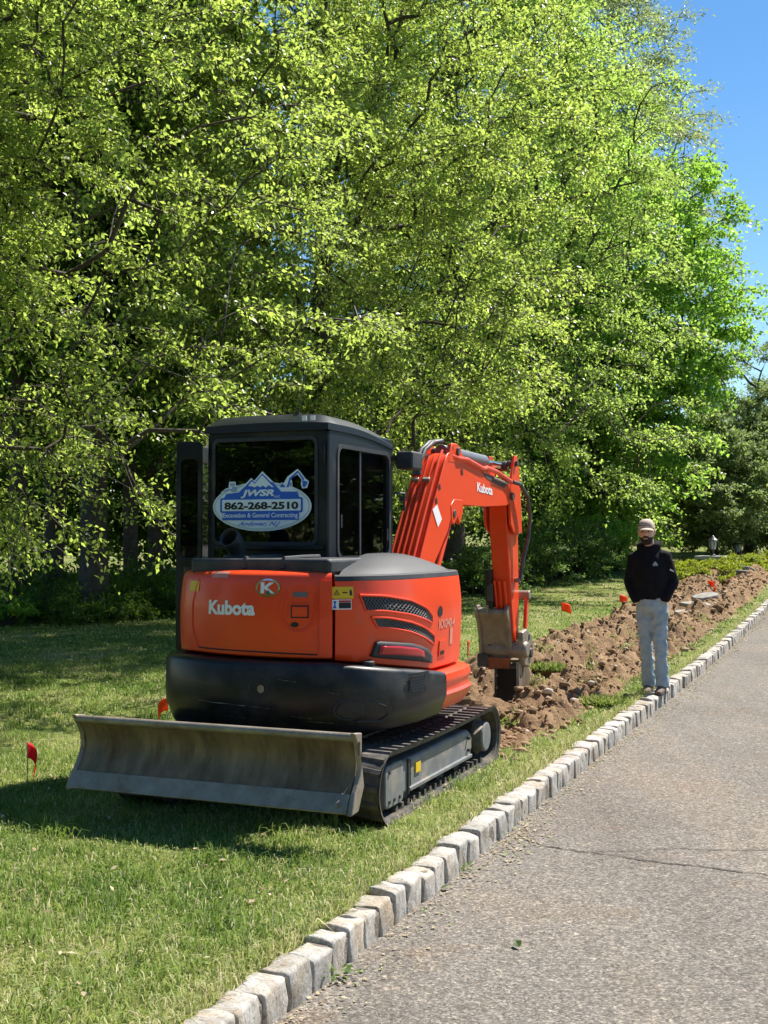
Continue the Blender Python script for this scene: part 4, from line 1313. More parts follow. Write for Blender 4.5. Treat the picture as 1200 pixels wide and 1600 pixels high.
# oval badge with K
s0, s1, z0, z1 = span(400, 904, 438, 933)
sm, zm, rs, rz_ = (s0 + s1) / 2, (z0 + z1) / 2, (s1 - s0) / 2, (z1 - z0) / 2
def oval(rx, ry, n=28): return [(rx * math.cos(2 * math.pi * k / n), ry * math.sin(2 * math.pi * k / n)) for k in range(n)]
def disc(rx, ry): return [(0, 0)] + oval(rx, ry), [(0, 1 + k, 1 + (k + 1) % 28) for k in range(28)]
badge = decal('badge', *disc(rs, rz_), sm, zm, 'chrome', hood, 0.006)
decal('badge_field', *disc(rs * .86, rz_ * .82), sm, zm, 'red_paint', badge, 0.008)
K = [(-.55, -.6), (-.25, -.6), (-.25, -.1), (.2, -.6), (.62, -.6), (.0, .05), (.55, .6), (.15, .6), (-.25, .15), (-.25, .6), (-.55, .6)]
kt = [(x * rs, y * rz_) for x, y in K]
decal('badge_mark', kt, [(0, 1, 2, 8, 9, 10), (2, 3, 4, 5), (5, 6, 7, 8), (2, 5, 8)], sm, zm, 'white_print', badge, 0.010)
gt = [(-.15 * rs, -.75 * rz_), (.35 * rs, -.7 * rz_), (.05 * rs, -.2 * rz_)]
decal('badge_green', gt, [(0, 1, 2)], sm, zm, 'green_print', badge, 0.0115)
# latch recess, key, label
s0, s1, z0, z1 = span(452, 943, 484, 968)
lat = patch('latch', s0, s1, z0, z1, 'red_paint', hood, 0.006, thick=0.02)
patch('latch_handle', s0 + 0.02, s1 - 0.012, z0 + 0.016, z1 - 0.016, 'red_paint', lat, 0.013, thick=0.012)
patch('latch_shadow_gap', s0 + 0.012, s1 - 0.004, z0 + 0.008, z1 - 0.008, 'black_print', lat, 0.0075)
s_, z_ = find_s(461, 976, LO, HI)
decal('key_hole', *disc(0.022, 0.014), s_, z_, 'black_print', hood, 0.004)
s0, s1, z0, z1 = span(458, 925, 481, 933)
patch('small_label', s0, s1, z0, z1, 'mesh_grey', hood, 0.003)
s0, s1, z0, z1 = span(297, 907, 311, 924)
patch('warning_label', s0, s1, z0, z1, 'yellow_print', hood, 0.003)
s0, s1, z0, z1 = span(328, 893, 354, 903)
patch('small_label', s0, s1, z0, z1, 'faded_print', hood, 0.003)
# hood edge rib near the split
s0, _ = find_s(500, 960, LO, HI)
patch('hood_edge', s0, S_SPLIT - 0.008, 0.875, 1.27, 'red_paint', hood, 0.012, thick=0.02, n=4)
# raised surround of the latch and the crease down the left end
def panel_line(pts, rad, mat, parent, name, offf=body_off, lift=0.001, n=5):
    q = [find_s(*p, LO, HI) for p in pts]; out = []
    for (s_a, z_a), (s_b, z_b) in zip(q[:-1], q[1:]):
        for k in range(n): out.append(on_panel(s_a + (s_b - s_a) * k / n, z_a + (z_b - z_a) * k / n, lift, offf))
    out.append(on_panel(*q[-1], lift, offf))
    return MB().tube(out, rad, 6).build(name, mat, parent, smooth=True)
panel_line([(446, 925), (440, 950), (444, 972), (458, 985), (476, 985), (490, 974), (494, 950), (494, 928)], 0.006, 'red_paint', hood, 'latch_surround')
panel_line([(309, 905), (303, 940), (303, 980), (310, 1010)], 0.006, 'red_paint', hood, 'crease')
panel_line([(312, 1011), (400, 1018), (496, 1023)], 0.004, 'black_print', hood, 'lower_seam')
# yellow and white warning plates
s0, s1, z0, z1 = span(517, 917, 552, 935)
w1 = patch('warning_plate', s0, s1, z0, z1, 'yellow_print', side, 0.003)
tx, tz = s0 + (s1 - s0) * 0.26, (z0 + z1) / 2
decal('warning_triangle', [(-.016, -.013), (.016, -.013), (0, .018)], [(0, 1, 2)], tx, tz, 'black_print', w1, 0.0045)
decal('triangle_field', [(-.010, -.009), (.010, -.009), (0, .011)], [(0, 1, 2)], tx, tz, 'yellow_print', w1, 0.006)
decal('exclamation', [(-.0015, -.006), (.0015, -.006), (.0018, .005), (-.0018, .005)], [(0, 1, 2, 3)], tx, tz, 'black_print', w1, 0.0075)
decal('figure_mark', [(-.006, -.016), (.006, -.016), (.007, .004), (.0035, .016), (-.0035, .016), (-.007, .004)], [(0, 1, 2, 3, 4, 5)], s0 + (s1 - s0) * 0.88, tz, 'black_print', w1, 0.0045)
decal('bar_mark', [(-.014, -.003), (.012, -.003), (.012, .004), (-.014, .004)], [(0, 1, 2, 3)], s0 + (s1 - s0) * 0.62, tz, 'black_print', w1, 0.0045)
s0, s1, z0, z1 = span(517, 937, 549, 952)
w2 = patch('warning_plate', s0, s1, z0, z1, 'white_print', side, 0.003)
patch('plate_field', s0 + (s1 - s0) * .38, s1 - .004, z0 + .006, z1 - .016, 'black_print', w2, 0.0045)
patch('plate_stripe', s0 + (s1 - s0) * .38, s1 - .004, z1 - .014, z1 - .004, 'tail_red', w2, 0.0045)
decal('plate_mark', [(-.010, -.02), (.010, -.02), (.004, .0), (.010, .018), (-.006, .02), (-.002, .0)], [(0, 1, 2, 3, 4, 5)], s0 + (s1 - s0) * .18, (z0 + z1) / 2, 'blue_print', w2, 0.0045)
# louvred grilles: recessed dark slot, steel mesh, red brow
def grille(corners, n=14):
    """corners: picture points along top edge and bottom edge, left to right"""
    top = [find_s(*p, LO, HI) for p in corners[0]]; bot = [find_s(*p, LO, HI) for p in corners[1]]
    def lerp(L_, t):
        x = t * (len(L_) - 1); i = min(int(x), len(L_) - 2); f = x - i
        return (L_[i][0] * (1 - f) + L_[i + 1][0] * f, L_[i][1] * (1 - f) + L_[i + 1][1] * f)
    rows = []
    for j in range(4):
        r = []
        for i in range(n + 1):
            a_, b_ = lerp(top, i / n), lerp(bot, i / n); t = j / 3
            r.append(on_panel(a_[0] * (1 - t) + b_[0] * t, a_[1] * (1 - t) + b_[1] * t, 0.002))
        rows.append(r)
    g = MB().grid(rows).build('grille', 'black_print', side, smooth=True)
    mesh = MB()
    m = 26
    for dr in (-1, 1):
        for i in range(-3, m + 4):
            pts = []
            for j in range(4):
                t = j / 3; x = (i + dr * (t - .5) * 3.0) / m
                if 0 <= x <= 1:
                    a_, b_ = lerp(top, x), lerp(bot, x)
                    pts.append(on_panel(a_[0] * (1 - t) + b_[0] * t, a_[1] * (1 - t) + b_[1] * t, 0.005))
            if len(pts) > 1: mesh.tube(pts, 0.0022, 4)
    tag(mesh.build('wire_mesh', 'mesh_grey', g), kind='stuff')
    edge = [on_panel(*lerp(top, i / n), 0.006) for i in range(n + 1)]
    ebot = [on_panel(*lerp(bot, i / n), 0.004) for i in range(n + 1)]
    MB().tube(edge, 0.007, 8).tube([edge[-1], ebot[-1]], 0.006, 6).build('brow', 'red_paint', g, smooth=True)
    MB().tube(ebot, 0.006, 6).tube([edge[0], ebot[0]], 0.006, 6).build('sill', 'red_paint', g, smooth=True)
grille([[(562, 930), (600, 931), (640, 938), (664, 950), (672, 962)], [(570, 954), (600, 954), (640, 960), (664, 968), (673, 974)]])
grille([[(579, 964), (605, 965), (640, 972), (662, 981), (676, 993)], [(588, 980), (610, 981), (640, 987), (662, 996), (677, 1007)]])
# tail lamp in its black bezel
def region(name, poly_top, poly_bot, mat, parent, lift, n=12):
    top = [find_s(*p, LO, HI) for p in poly_top]; bot = [find_s(*p, LO, HI) for p in poly_bot]
    def lerp(L_, t):
        x = t * (len(L_) - 1); i = min(int(x), len(L_) - 2); f = x - i
        return (L_[i][0] * (1 - f) + L_[i + 1][0] * f, L_[i][1] * (1 - f) + L_[i + 1][1] * f)
    rows = []
    for j in range(5):
        t = j / 4
        rows.append([on_panel(lerp(top, i / n)[0] * (1 - t) + lerp(bot, i / n)[0] * t, lerp(top, i / n)[1] * (1 - t) + lerp(bot, i / n)[1] * t, lift) for i in range(n + 1)])
    return MB().grid(rows).build(name, mat, parent, smooth=True, solid=0.02)
bez = region('lamp_bezel', [(586, 1003), (592, 1002), (640, 1005), (664, 1013), (672, 1024)], [(578, 1026), (590, 1028), (630, 1031), (660, 1034), (673, 1036)], 'black_plastic', side, 0.008)
region('tail_lamp', [(592, 1009), (620, 1009), (645, 1012), (657, 1017)], [(588, 1022), (620, 1023), (645, 1025), (659, 1026)], 'tail_red', bez, 0.014)
# model number, side latch, side vent hole
s0, z0 = find_s(684, 966, LO, HI); s1, _ = find_s(708, 966, LO, HI)
vs, fs = fit_text('KX040-4', s1 - s0, 0.055, bold=0.03)
decal('lettering', vs, fs, (s0 + s1) / 2, z0 - 0.035, 'faded_print', side)
s_, z_ = find_s(703, 993, LO, HI)
patch('small_label', s_ - .02, s_ + .03, z_ - .05, z_ + .05, 'faded_print', side)
s_, z_ = find_s(691, 1013, LO, HI)
sl = patch('side_latch', s_ - .055, s_ + .055, z_ - .045, z_ + .05, 'red_paint', side, 0.006, thick=0.01)
patch('latch_gap', s_ - .04, s_ + .02, z_ - .035, z_ - .012, 'black_print', sl, 0.008)
s_, z_ = find_s(686, 955, LO, HI)
decal('vent_hole', *disc(0.035, 0.032), s_, z_, 'black_print', side, 0.003)
# counterweight details: lifting-eye recess, exhaust recess, corner vents, ledge grime
cw_off = lambda z: 0.088
s_, z_ = find_s(404, 1076, LO, HI, 0.085)
r1 = decal('lifting_recess', *disc(0.045, 0.042), s_, z_, 'black_print', cwt, 0.003, cw_off)
decal('eye_bolt', *disc(0.018, 0.022), s_ + 0.018, z_, 'edge_steel', r1, 0.008, cw_off)
s_, z_ = find_s(548, 1110, LO, HI, 0.085)
cw_low = lambda z: float(np.interp(z, [0.455, 0.467, 0.55, 0.565, 0.66], [0.03, 0.048, 0.078, 0.085, 0.088]))
r2 = decal('tie_recess', [(-.06, -.045), (.20, -.05), (.245, -.02), (.21, .045), (.12, .055), (-.05, .055)], [(0, 1, 2, 3, 4, 5)], s_, z_, 'black_paint', cwt, 0.004, cw_low)
decal('recess_hole', *disc(0.062, 0.045), s_, z_ + .003, 'black_print', r2, 0.0065, cw_low)
for px, w in ((655, 0.06),):
    s_, z_ = find_s(660, 1062, LO, HI, 0.085)
    v1 = patch('corner_vent', s_ - .12, min(s_ + .06, S_RC - .012), z_ - .06, z_ + .045, 'black_print', cwt, 0.002, offf=cw_off)
    mesh = MB()
    for i in range(12):
        for d in (-1, 1):
            x0 = s_ - .11 + i * .011
            mesh.tube([on_panel(x0 + d * .015, z_ - .055, .004, cw_off), on_panel(x0 - d * .015, z_ + .03, .004, cw_off)], 0.0018, 4)
    tag(mesh.build('wire_mesh', 'mesh_grey', v1), kind='stuff')
s_ = S_LEFT + 0.18
patch('side_recess', s_, s_ + .12, 0.60, 0.70, 'black_print', cwt, 0.002, offf=cw_off)
# rims round the recesses and a filler plug on the ledge
def cw_ring(px, py, rx, rz, rad, name, n=20, offf=None):
    s_, z_ = find_s(px, py, LO, HI, 0.088)
    MB().tube([on_panel(s_ + rx * math.cos(6.2832 * k / n), z_ + rz * math.sin(6.2832 * k / n), 0.002, offf or cw_low) for k in range(n + 1)], rad, 6).build(name, 'black_plastic', cwt, smooth=True)
cw_ring(404, 1076, 0.05, 0.046, 0.006, 'recess_rim')
cw_ring(545, 1110, 0.07, 0.05, 0.005, 'recess_rim')
panel_pts = [(530, 1095), (580, 1094), (602, 1103), (608, 1118), (598, 1127), (560, 1128)]
q_ = [find_s(*p, LO, HI, 0.088) for p in panel_pts]
MB().tube([on_panel(a_, b_, 0.002, cw_low) for a_, b_ in q_], 0.005, 6).build('recess_edge', 'black_plastic', cwt, smooth=True)
p_, n_ = P_at(find_s(578, 1034, LO, HI, 0.04)[0])
MB().cyl((p_[0] + n_[0] * .02, p_[1] + n_[1] * .02, zt_cw(S_SPLIT + .1) - .01), (p_[0] + n_[0] * .02, p_[1] + n_[1] * .02, zt_cw(S_SPLIT + .1) + .015), 0.035, 18).build('ledge_plug', 'black_plastic', cwt, bevel=0.006)
# scuffs: bare scratches with their own shape
for (px, py, w) in ((345, 1097, .28), (470, 1120, .10), (520, 1082, .05), (400, 1103, .14), (310, 1070, .06), (448, 1062, .09), (600, 1075, .07), (360, 1118, .16), (500, 1128, .12), (620, 1060, .05)):
    s_, z_ = find_s(px, py, LO, HI, 0.085)
    MB().grid([[on_panel(s_ - w / 2 + w * i / 6, z_ - .012 * i / 6 + (0.0022 * math.sin(i * 1.9)), .0025, cw_low) for i in range(7)],
               [on_panel(s_ - w / 2 + w * i / 6, z_ - .012 * i / 6 + .0028 + (0.002 * math.sin(i * 2.3)), .0025, cw_low) for i in range(7)]]).build('scratch', 'frame_grey' if w > .2 else 'scuff', cwt)

# ---- cab
AL, AR, BR, BF = -0.615, 0.205, -0.30, 0.72
def ring_panel(outer, inner, lo, hi, axis):
    """flat panel with an opening: outer and inner loops of the same length"""
    n = len(outer); mb = MB()
    def mk(p, e): return ((e, p[0], p[1]), (p[0], e, p[1]), (p[0], p[1], e))[axis]
    vs = [mk(p, e) for e in (lo, hi) for loop in (outer, inner) for p in loop]
    fs = []
    for k in range(n):
        j = (k + 1) % n
        fs += [(k, j, n + j, n + k), (2 * n + k, 3 * n + k, 3 * n + j, 2 * n + j), (k, 2 * n + k, 2 * n + j, j), (n + k, n + j, 3 * n + j, 3 * n + k)]
    return mb.add(vs, fs)
# right side wall with its sliding window
CT = 2.16
side_out = rrect(BR + 0.002, BF, 1.22, CT, 0.05)
side_in = rrect(-0.175, 0.665, 1.37, 2.06, 0.07)
cab = ring_panel(side_out, side_in, AR - 0.045, AR, 0).build('cab_side', 'cab_paint', EX, bevel=0.012, seg=3)
rub = ring_panel(rrect(-0.183, 0.673, 1.362, 2.068, 0.075), rrect(-0.158, 0.648, 1.387, 2.043, 0.06), AR - 0.03, AR + 0.006, 0).build('window_seal', 'black_plastic', cab)
MB().box((AR - 0.012, 0.18, 1.715), (0.02, 0.022, 0.66)).build('window_divider', 'black_plastic', cab)
for b0_, b1_, aa in ((-0.165, 0.175, AR - 0.014), (0.185, 0.655, AR - 0.022)):
    MB().prism([(b0_, 1.375), (b1_, 1.375), (b1_, 2.055), (b0_, 2.055)], aa, aa + 0.005, 0).build('window_pane', 'tinted_glass', cab)
MB().box((AR + 0.004, -0.13, 1.60), (0.012, 0.012, 0.08)).build('window_catch', 'black_plastic', cab)
MB().box((AR + 0.004, 0.61, 1.52), (0.012, 0.012, 0.08)).build('window_catch', 'black_plastic', cab)
# rear wall
rear_out = rrect(AL, AR - 0.003, 1.22, CT, 0.05)
rear_in = rrect(AL + 0.04, AR - 0.075, 1.46, 2.10, 0.04)
rw = ring_panel(rear_out, rear_in, BR - 0.002, BR + 0.045, 1).build('cab_rear', 'black_paint', EX, bevel=0.012, seg=3)
ring_panel(rrect(AL + 0.033, AR - 0.068, 1.453, 2.107, 0.045), rrect(AL + 0.052, AR - 0.088, 1.475, 2.085, 0.035), BR - 0.008, BR + 0.02, 1).build('window_seal', 'black_plastic', rw)
MB().prism([(AL + 0.045, 1.465), (AR - 0.08, 1.465), (AR - 0.08, 2.095), (AL + 0.045, 2.095)], BR + 0.004, BR + 0.010, 1).build('rear_pane', 'tinted_glass', rw)
MB().prism(rrect(AL + 0.05, AL + 0.22, 1.345, 1.43, 0.01), BR - 0.006, BR - 0.003, 1).build('lower_pane', 'tinted_glass', rw)
MB().box(((AL + AR) / 2 + 0.05, BR - 0.012, 1.44), (0.66, 0.022, 0.03)).build('ledge', 'black_paint', rw, bevel=0.006)
MB().box((AR - 0.028, BR - 0.01, 2.0), (0.022, 0.02, 0.13)).build('hinge', 'black_paint', rw, bevel=0.005)
# front, floor, pillars
MB().prism([(BF - 0.05, 0.85), (BF, 0.85), (BF, 2.1), (BF - 0.05, 2.1)], AL, AL + 0.05, 0).build('pillar', 'black_paint', EX, bevel=0.012)
MB().prism([(BF - 0.05, 0.85), (BF, 0.85), (BF, 2.1), (BF - 0.05, 2.1)], AR - 0.05, AR - 0.001, 0).build('pillar', 'black_paint', EX, bevel=0.012)
MB().prism([(AL + 0.05, 1.0), (AR - 0.05, 1.0), (AR - 0.05, 2.06), (AL + 0.05, 2.06)], BF - 0.02, BF - 0.014, 1).build('windscreen', 'tinted_glass', EX)
MB().box(((AL + AR) / 2, 0.2, 0.90), (0.80, 1.04, 0.06)).build('cab_floor', 'black_paint', EX)
MB().prism([(BR + 0.05, 0.93), (BF - 0.05, 0.93), (BF - 0.05, 1.22), (BR + 0.05, 1.22)], AR - 0.05, AR - 0.005, 0).build('console', 'black_paint', EX)
# roof with rounded crown falling towards the front
rows = []
NB, NA = 15, 17
for i in range(NB):
    t = i / (NB - 1); b = BR - 0.025 + (BF - BR + 0.035) * t; r = []
    for j in range(NA):
        q = j / (NA - 1) * 2 - 1
        a = (AL + AR) / 2 + ((AR - AL) / 2 + 0.008) * q
        edge = max(abs(q) ** 10, abs(2 * t - 1) ** 16)
        z = 2.252 - 0.075 * max(0, t - 0.25) ** 2 / 0.56 - 0.012 * q * q - 0.06 * edge
        r.append((a, b, z))
    rows.append(r)
rf = MB(); rf.grid(rows)
low = [[(a, b, 2.14 - 0.055 * max(0, i / (NB - 1) - .25) ** 2 / .56) for (a, b, z) in r] for i, r in enumerate(rows)]
rf.grid(low)
per = [rows[0], [r[-1] for r in rows], rows[-1][::-1], [r[0] for r in rows][::-1]]
perl = [low[0], [r[-1] for r in low], low[-1][::-1], [r[0] for r in low][::-1]]
for p, q in zip(per, perl): rf.grid([p, q])
roof = rf.build('roof', 'cab_paint', EX, bevel=0.01, seg=2)
MB().tube([(-0.03, BR + 0.06, 2.22), (-0.03, BR + 0.06, 2.26)], 0.014, 10).build('antenna_base', 'black_plastic', roof)
MB().tube([(-0.03, BR + 0.06, 2.21), (-0.015, BR + 0.08, 2.36), (0.01, BR + 0.10, 2.53)], 0.0028, 6).build('antenna', 'dark_steel', roof)
for a in (0.06, 0.115):
    MB().box((a, BR - 0.0295, 2.21), (0.03, 0.004, 0.03)).build('roof_sticker', 'white_print', roof)
# work lamp at the front right of the roof
wl = MB().prism(rrect(0.66, 0.86, 1.955, 2.075, 0.02), AR + 0.045, AR + 0.165, 0).build('work_lamp', 'black_plastic', EX, bevel=0.012)
MB().bar((AR - 0.02, 0.70, 2.03), (AR + 0.06, 0.74, 2.03), 0.03, 0.03).build('lamp_bracket', 'black_plastic', wl)
MB().tube([(AR + 0.02, 0.72, 1.80), (AR + 0.05, 0.80, 1.80), (AR + 0.05, 0.80, 1.68)], 0.01, 6).build('grab_rail', 'black_plastic', EX)
# door, latched open beside the rear left corner
DH = Matrix.Translation((AL - 0.01, BR + 0.06, 0)) @ Matrix.Rotation(math.radians(11), 4, 'Z')
def door_part(mb, name, mat, parent, **k):
    mb.v = [tuple(DH @ Vector((-0.02 - (x - 0), 0, 0)) + Vector((0, 0, z))) if False else tuple(DH @ Vector((y, x, z))) for x, y, z in mb.v]
    return mb.build(name, mat, parent, **k)
# x: along the door (towards the front of the machine positive), y: across its thickness
do = ring_panel(rrect(-0.10, 0.75, 0.80, 2.09, 0.04), rrect(-0.04, 0.69, 1.38, 1.98, 0.05), -0.185, -0.15, 1)
door = door_part(do, 'door', 'black_paint', EX, bevel=0.008)
dg_ = MB().prism([(-0.045, 1.37), (0.695, 1.37), (0.695, 1.985), (-0.045, 1.985)], -0.170, -0.165, 1)
door_part(dg_, 'door_pane', 'tinted_glass', door)
dw = ring_panel(rrect(-0.115, -0.10, 0.80, 2.06, 0.006, 1), rrect(-0.11, -0.105, 0.82, 2.04, 0.002, 1), -0.19, -0.02, 1)
dr_ = ring_panel(rrect(-0.185, -0.02, 0.80, 2.09, 0.03), rrect(-0.155, -0.045, 1.38, 1.98, 0.03), -0.125, -0.10, 1)
dr_.v = [tuple(DH @ Vector(p)) for p in dr_.v]
drr = dr_.build('door_return', 'black_paint', door, bevel=0.006)
dp = MB().prism([(-0.16, 1.37), (-0.04, 1.37), (-0.04, 1.985), (-0.16, 1.985)], -0.115, -0.110, 1)
dp.v = [tuple(DH @ Vector(p)) for p in dp.v]
dp.build('return_pane', 'tinted_glass', drr)
# seat and controls inside
st = MB().prism(rrect(-0.44, 0.0, 1.35, 1.83, 0.1), 0.05, 0.17, 1).build('seat', 'seat_black', EX, bevel=0.03)
MB().prism(rrect(-0.35, -0.09, 1.85, 2.0, 0.05), 0.07, 0.15, 1).build('headrest', 'seat_black', st, bevel=0.03)
MB().prism(rrect(-0.44, 0.0, 0.1, 0.55, 0.08), 1.22, 1.34, 2).build('cushion', 'seat_black', st, bevel=0.03)
for a in (-0.51, 0.08):
    MB().box((a, 0.35, 1.28), (0.12, 0.35, 0.22)).build('arm_console', 'seat_black', EX, bevel=0.02)
    MB().tube([(a, 0.45, 1.38), (a, 0.47, 1.52)], [0.012, 0.022], 8).build('joystick', 'seat_black', EX)
# exhaust elbow standing on the engine top
xp = [(-0.275, -0.53, 1.33), (-0.275, -0.53, 1.40), (-0.276, -0.545, 1.445), (-0.280, -0.585, 1.485), (-0.284, -0.625, 1.505)]
exh = MB().tube(xp, [0.052, 0.052, 0.055, 0.056, 0.056], 20, caps=False).build('exhaust_pipe', 'black_plastic', EX, smooth=True, solid=0.006)
MB().cyl((-0.275, -0.53, 1.385), (-0.275, -0.53, 1.398), 0.085, 24).build('exhaust_collar', 'black_plastic', exh)
dcap = MB().cyl((-0.2765, -0.55, 1.448), (-0.277, -0.555, 1.453), 0.05, 18).build('exhaust_inside', 'black_print', exh)

# ---- company sign on the rear window
YS = BR - 0.010
p0 = on_plane(333, 785, b=YS); p1 = on_plane(487, 785, b=YS); pt = on_plane(410, 753, b=YS); pb = on_plane(410, 830, b=YS)
sx, sz = (p0[0] + p1[0]) / 2, (pt[2] + pb[2]) / 2
sw, sh = (p1[0] - p0[0]) / 2, (pt[2] - pb[2]) / 2
def sgn(name, pts, mat, parent, layer, faces=None):
    """points in sign units: x, y in -1..1 of the oval"""
    mb = MB(); mb.add([(sx + x * sw, YS - 0.0016 * layer, sz + y * sh) for x, y in pts], faces or [tuple(range(len(pts)))])
    return mb.build(name, mat, parent)
sign = sgn('company_sign', oval(1, 1, 48), 'sign_white', rw, 1)
sgn('sign_rim', oval(0.975, 0.965, 48), 'sign_rim', sign, 1.6)
sgn('sign_field', oval(0.945, 0.88, 48), 'sign_white', sign, 2.2)
# sign units from a 1200x982 enlargement of the picture: centre (600, 385), half size (420, 212)
def su(pts): return [((x - 600) / 420.0, -(y - 388) / 212.0) for x, y in pts]
# white halo and blue range
sgn('mountain_halo', su([(395, 262), (515, 140), (540, 165), (610, 85), (690, 165), (775, 250)]), 'sign_white', sign, 2.8)
sgn('mountain_range', su([(275, 320), (300, 275), (405, 265), (470, 205), (520, 152), (543, 182), (610, 103), (680, 178), (700, 180), (770, 262), (905, 265), (925, 320)]), 'blue_print', sign, 3.4)
sgn('snow', su([(490, 212), (520, 170), (545, 192), (610, 118), (680, 195), (708, 222), (690, 222), (665, 205), (640, 225), (615, 208), (590, 222), (570, 208), (545, 222), (515, 210)]), 'sign_white', sign, 4.0)
sgn('number_frame', su(rrect(247, 950, 312, 440, 14)), 'blue_print', sign, 4.0)
sgn('number_field', su(rrect(264, 934, 327, 425, 6)), 'sign_white', sign, 4.6)
sgn('trade_band', su([(268, 436), (922, 436), (918, 505), (268, 505)]), 'blue_print', sign, 4.2)
def stext(s, cx, cy, w, h, mat, layer, **k):
    vs, fs = fit_text(s, w, h, **k)
    sgn('lettering', su([(cx + x, cy - y) for x, y in vs]), mat, sign, layer, fs)
stext('JWSR', 570, 278, 285, 74, 'sign_white', 5.2, bold=0.045, shear=0.25)
stext('LLC', 738, 303, 48, 18, 'sign_white', 5.2, bold=0.02)
stext('862-268-2510', 600, 380, 630, 66, 'black_print', 5.4, bold=0.042)
stext('Excavation & General Contracting', 592, 468, 636, 52, 'sign_white', 5.2, bold=0.02)
stext('Andover, N.J', 582, 540, 365, 46, 'blue_print', 3.2, bold=0.012, shear=0.55)
# little dozer and digger drawings
sgn('dozer_drawing', su([(250, 262), (300, 225), (318, 225), (325, 170), (378, 170), (385, 205), (400, 215), (400, 262)]), 'sign_white', sign, 3.0)
sgn('dozer_body', su([(262, 258), (305, 232), (350, 232), (352, 210), (395, 218), (392, 258), (355, 262), (330, 245), (300, 258)]), 'sign_steel', sign, 3.6)
sgn('dozer_cab', su([(330, 182), (372, 182), (376, 208), (336, 208)]), 'sign_steel', sign, 3.6)
sgn('digger_outline', su([(752, 240), (770, 185), (790, 190), (822, 135), (905, 72), (925, 90), (968, 150), (1000, 180), (985, 235), (945, 238), (932, 200), (940, 165), (905, 118), (850, 152), (862, 182), (865, 230), (905, 260), (760, 262)]), 'sign_white', sign, 2.9,
    [(0, 1, 2, 14, 15, 16, 17), (2, 3, 13, 14), (3, 4, 12, 13), (4, 5, 12), (5, 6, 11, 12), (6, 7, 8, 9, 10, 11)])
sgn('digger_boom', su([(815, 225), (838, 150), (905, 88), (908, 105), (850, 160), (832, 228)]), 'blue_print', sign, 3.6, [(0, 1, 4, 5), (1, 2, 3, 4)])
sgn('digger_arm', su([(902, 88), (915, 92), (962, 158), (952, 172)]), 'blue_print', sign, 3.7)
sgn('digger_bucket', su([(945, 170), (990, 180), (985, 205), (962, 232), (948, 222)]), 'blue_print', sign, 3.6)
sgn('digger_body', su([(760, 215), (778, 190), (800, 215), (808, 225), (765, 226)]), 'blue_print', sign, 3.6)
sgn('digger_cab', su([(838, 190), (860, 182), (860, 222), (842, 222)]), 'sign_steel', sign, 3.6)

# ---- boom, arm, bucket
A0, A1 = 0.03, 0.27
boom_poly = [(0.70, 0.78), (0.82, 0.90), (1.06, 1.33), (1.36, 1.74), (1.60, 2.055), (1.66, 2.11), (1.74, 2.135), (1.98, 2.125), (2.10, 2.10), (2.46, 2.03), (3.22, 1.975), (3.34, 1.95), (3.38, 1.88), (3.33, 1.81),
             (3.20, 1.79), (2.60, 1.765), (2.00, 1.765), (1.84, 1.75), (1.76, 1.69), (1.66, 1.56), (1.26, 1.24), (1.05, 0.86), (0.95, 0.72), (0.78, 0.68)]
boom = MB().prism(boom_poly, A0 + 0.02, A1 - 0.012, 0).build('boom', 'red_paint', EX, bevel=0.006)
for a in (A0 + 0.012, A1 - 0.012):       # side plates standing proud of the top plate
    pl = MB().prism([(b, z + (0.012 if 0 < i < 13 else -0.012)) for i, (b, z) in enumerate(boom_poly)], a, a + 0.012, 0).build('side_plate', 'red_paint', boom, bevel=0.003)
ear = [(1.66, 2.06), (1.70, 2.13), (1.75, 2.205), (1.86, 2.215), (1.95, 2.19), (2.0, 2.14), (2.08, 2.08)]
for a in (A0 + 0.005, A1 - 0.032):
    MB().prism(ear, a, a + 0.035, 0).build('ear', 'red_paint', boom, bevel=0.006)
    MB().prism(rrect(1.765, 1.78, 2.16, 2.185, 0.004, 1), a - 0.001, a + 0.036, 0).build('ear_slot', 'black_print', boom)
MB().cyl((A0 - 0.01, 1.88, 2.155), (A1 + 0.018, 1.88, 2.155), 0.032, 16).build('pin', 'dark_steel', boom, bevel=0.004)
# pipes up the back of the boom
def back_line(t):     # point along the back face of the boom
    P_ = [(0.92, 1.08), (1.06, 1.335), (1.36, 1.745), (1.60, 2.06), (1.68, 2.135)]
    x = t * (len(P_) - 1); i = min(int(x), len(P_) - 2); f = x - i
    return (P_[i][0] * (1 - f) + P_[i + 1][0] * f - 0.022, P_[i][1] * (1 - f) + P_[i + 1][1] * f + 0.014)
for k in range(5):
    a = A0 + 0.03 + 0.042 * k
    pts = [(a, *back_line(t / 12)) for t in range(13 if k in (0, 4) else 11)]
    MB().tube(pts, 0.0105, 8).build('steel_line', 'red_paint', boom, smooth=True)
for a in (A0 + 0.05, A0 + 0.135):
    bb, zz = back_line(0.63)
    MB().box((a + 0.012, bb - 0.012, zz), (0.055, 0.03, 0.03), Matrix.Rotation(0.6, 3, 'X')).build('line_clamp', 'edge_steel', boom, bevel=0.004)
for a in (A0 + 0.045, A0 + 0.075):
    b1_, z1_ = back_line(0.66); b2_, z2_ = back_line(0.85)
    MB().tube([(a, b1_ - 0.01, z1_), (a, b1_ + 0.02, z1_ + 0.10), (a + 0.004, b2_ - 0.0, z2_ + 0.05), (a + 0.03, b2_ + 0.10, z2_ + 0.11), (a + 0.05, b2_ + 0.24, z2_ + 0.13)], 0.019, 10).build('hose', 'hose', boom, smooth=True)
for t in (0.30, 0.52):
    bb, zz = back_line(t)
    MB().box((A0 - 0.004, bb + 0.01, zz), (0.05, 0.03, 0.035)).build('line_clip', 'dark_steel', boom, bevel=0.004)
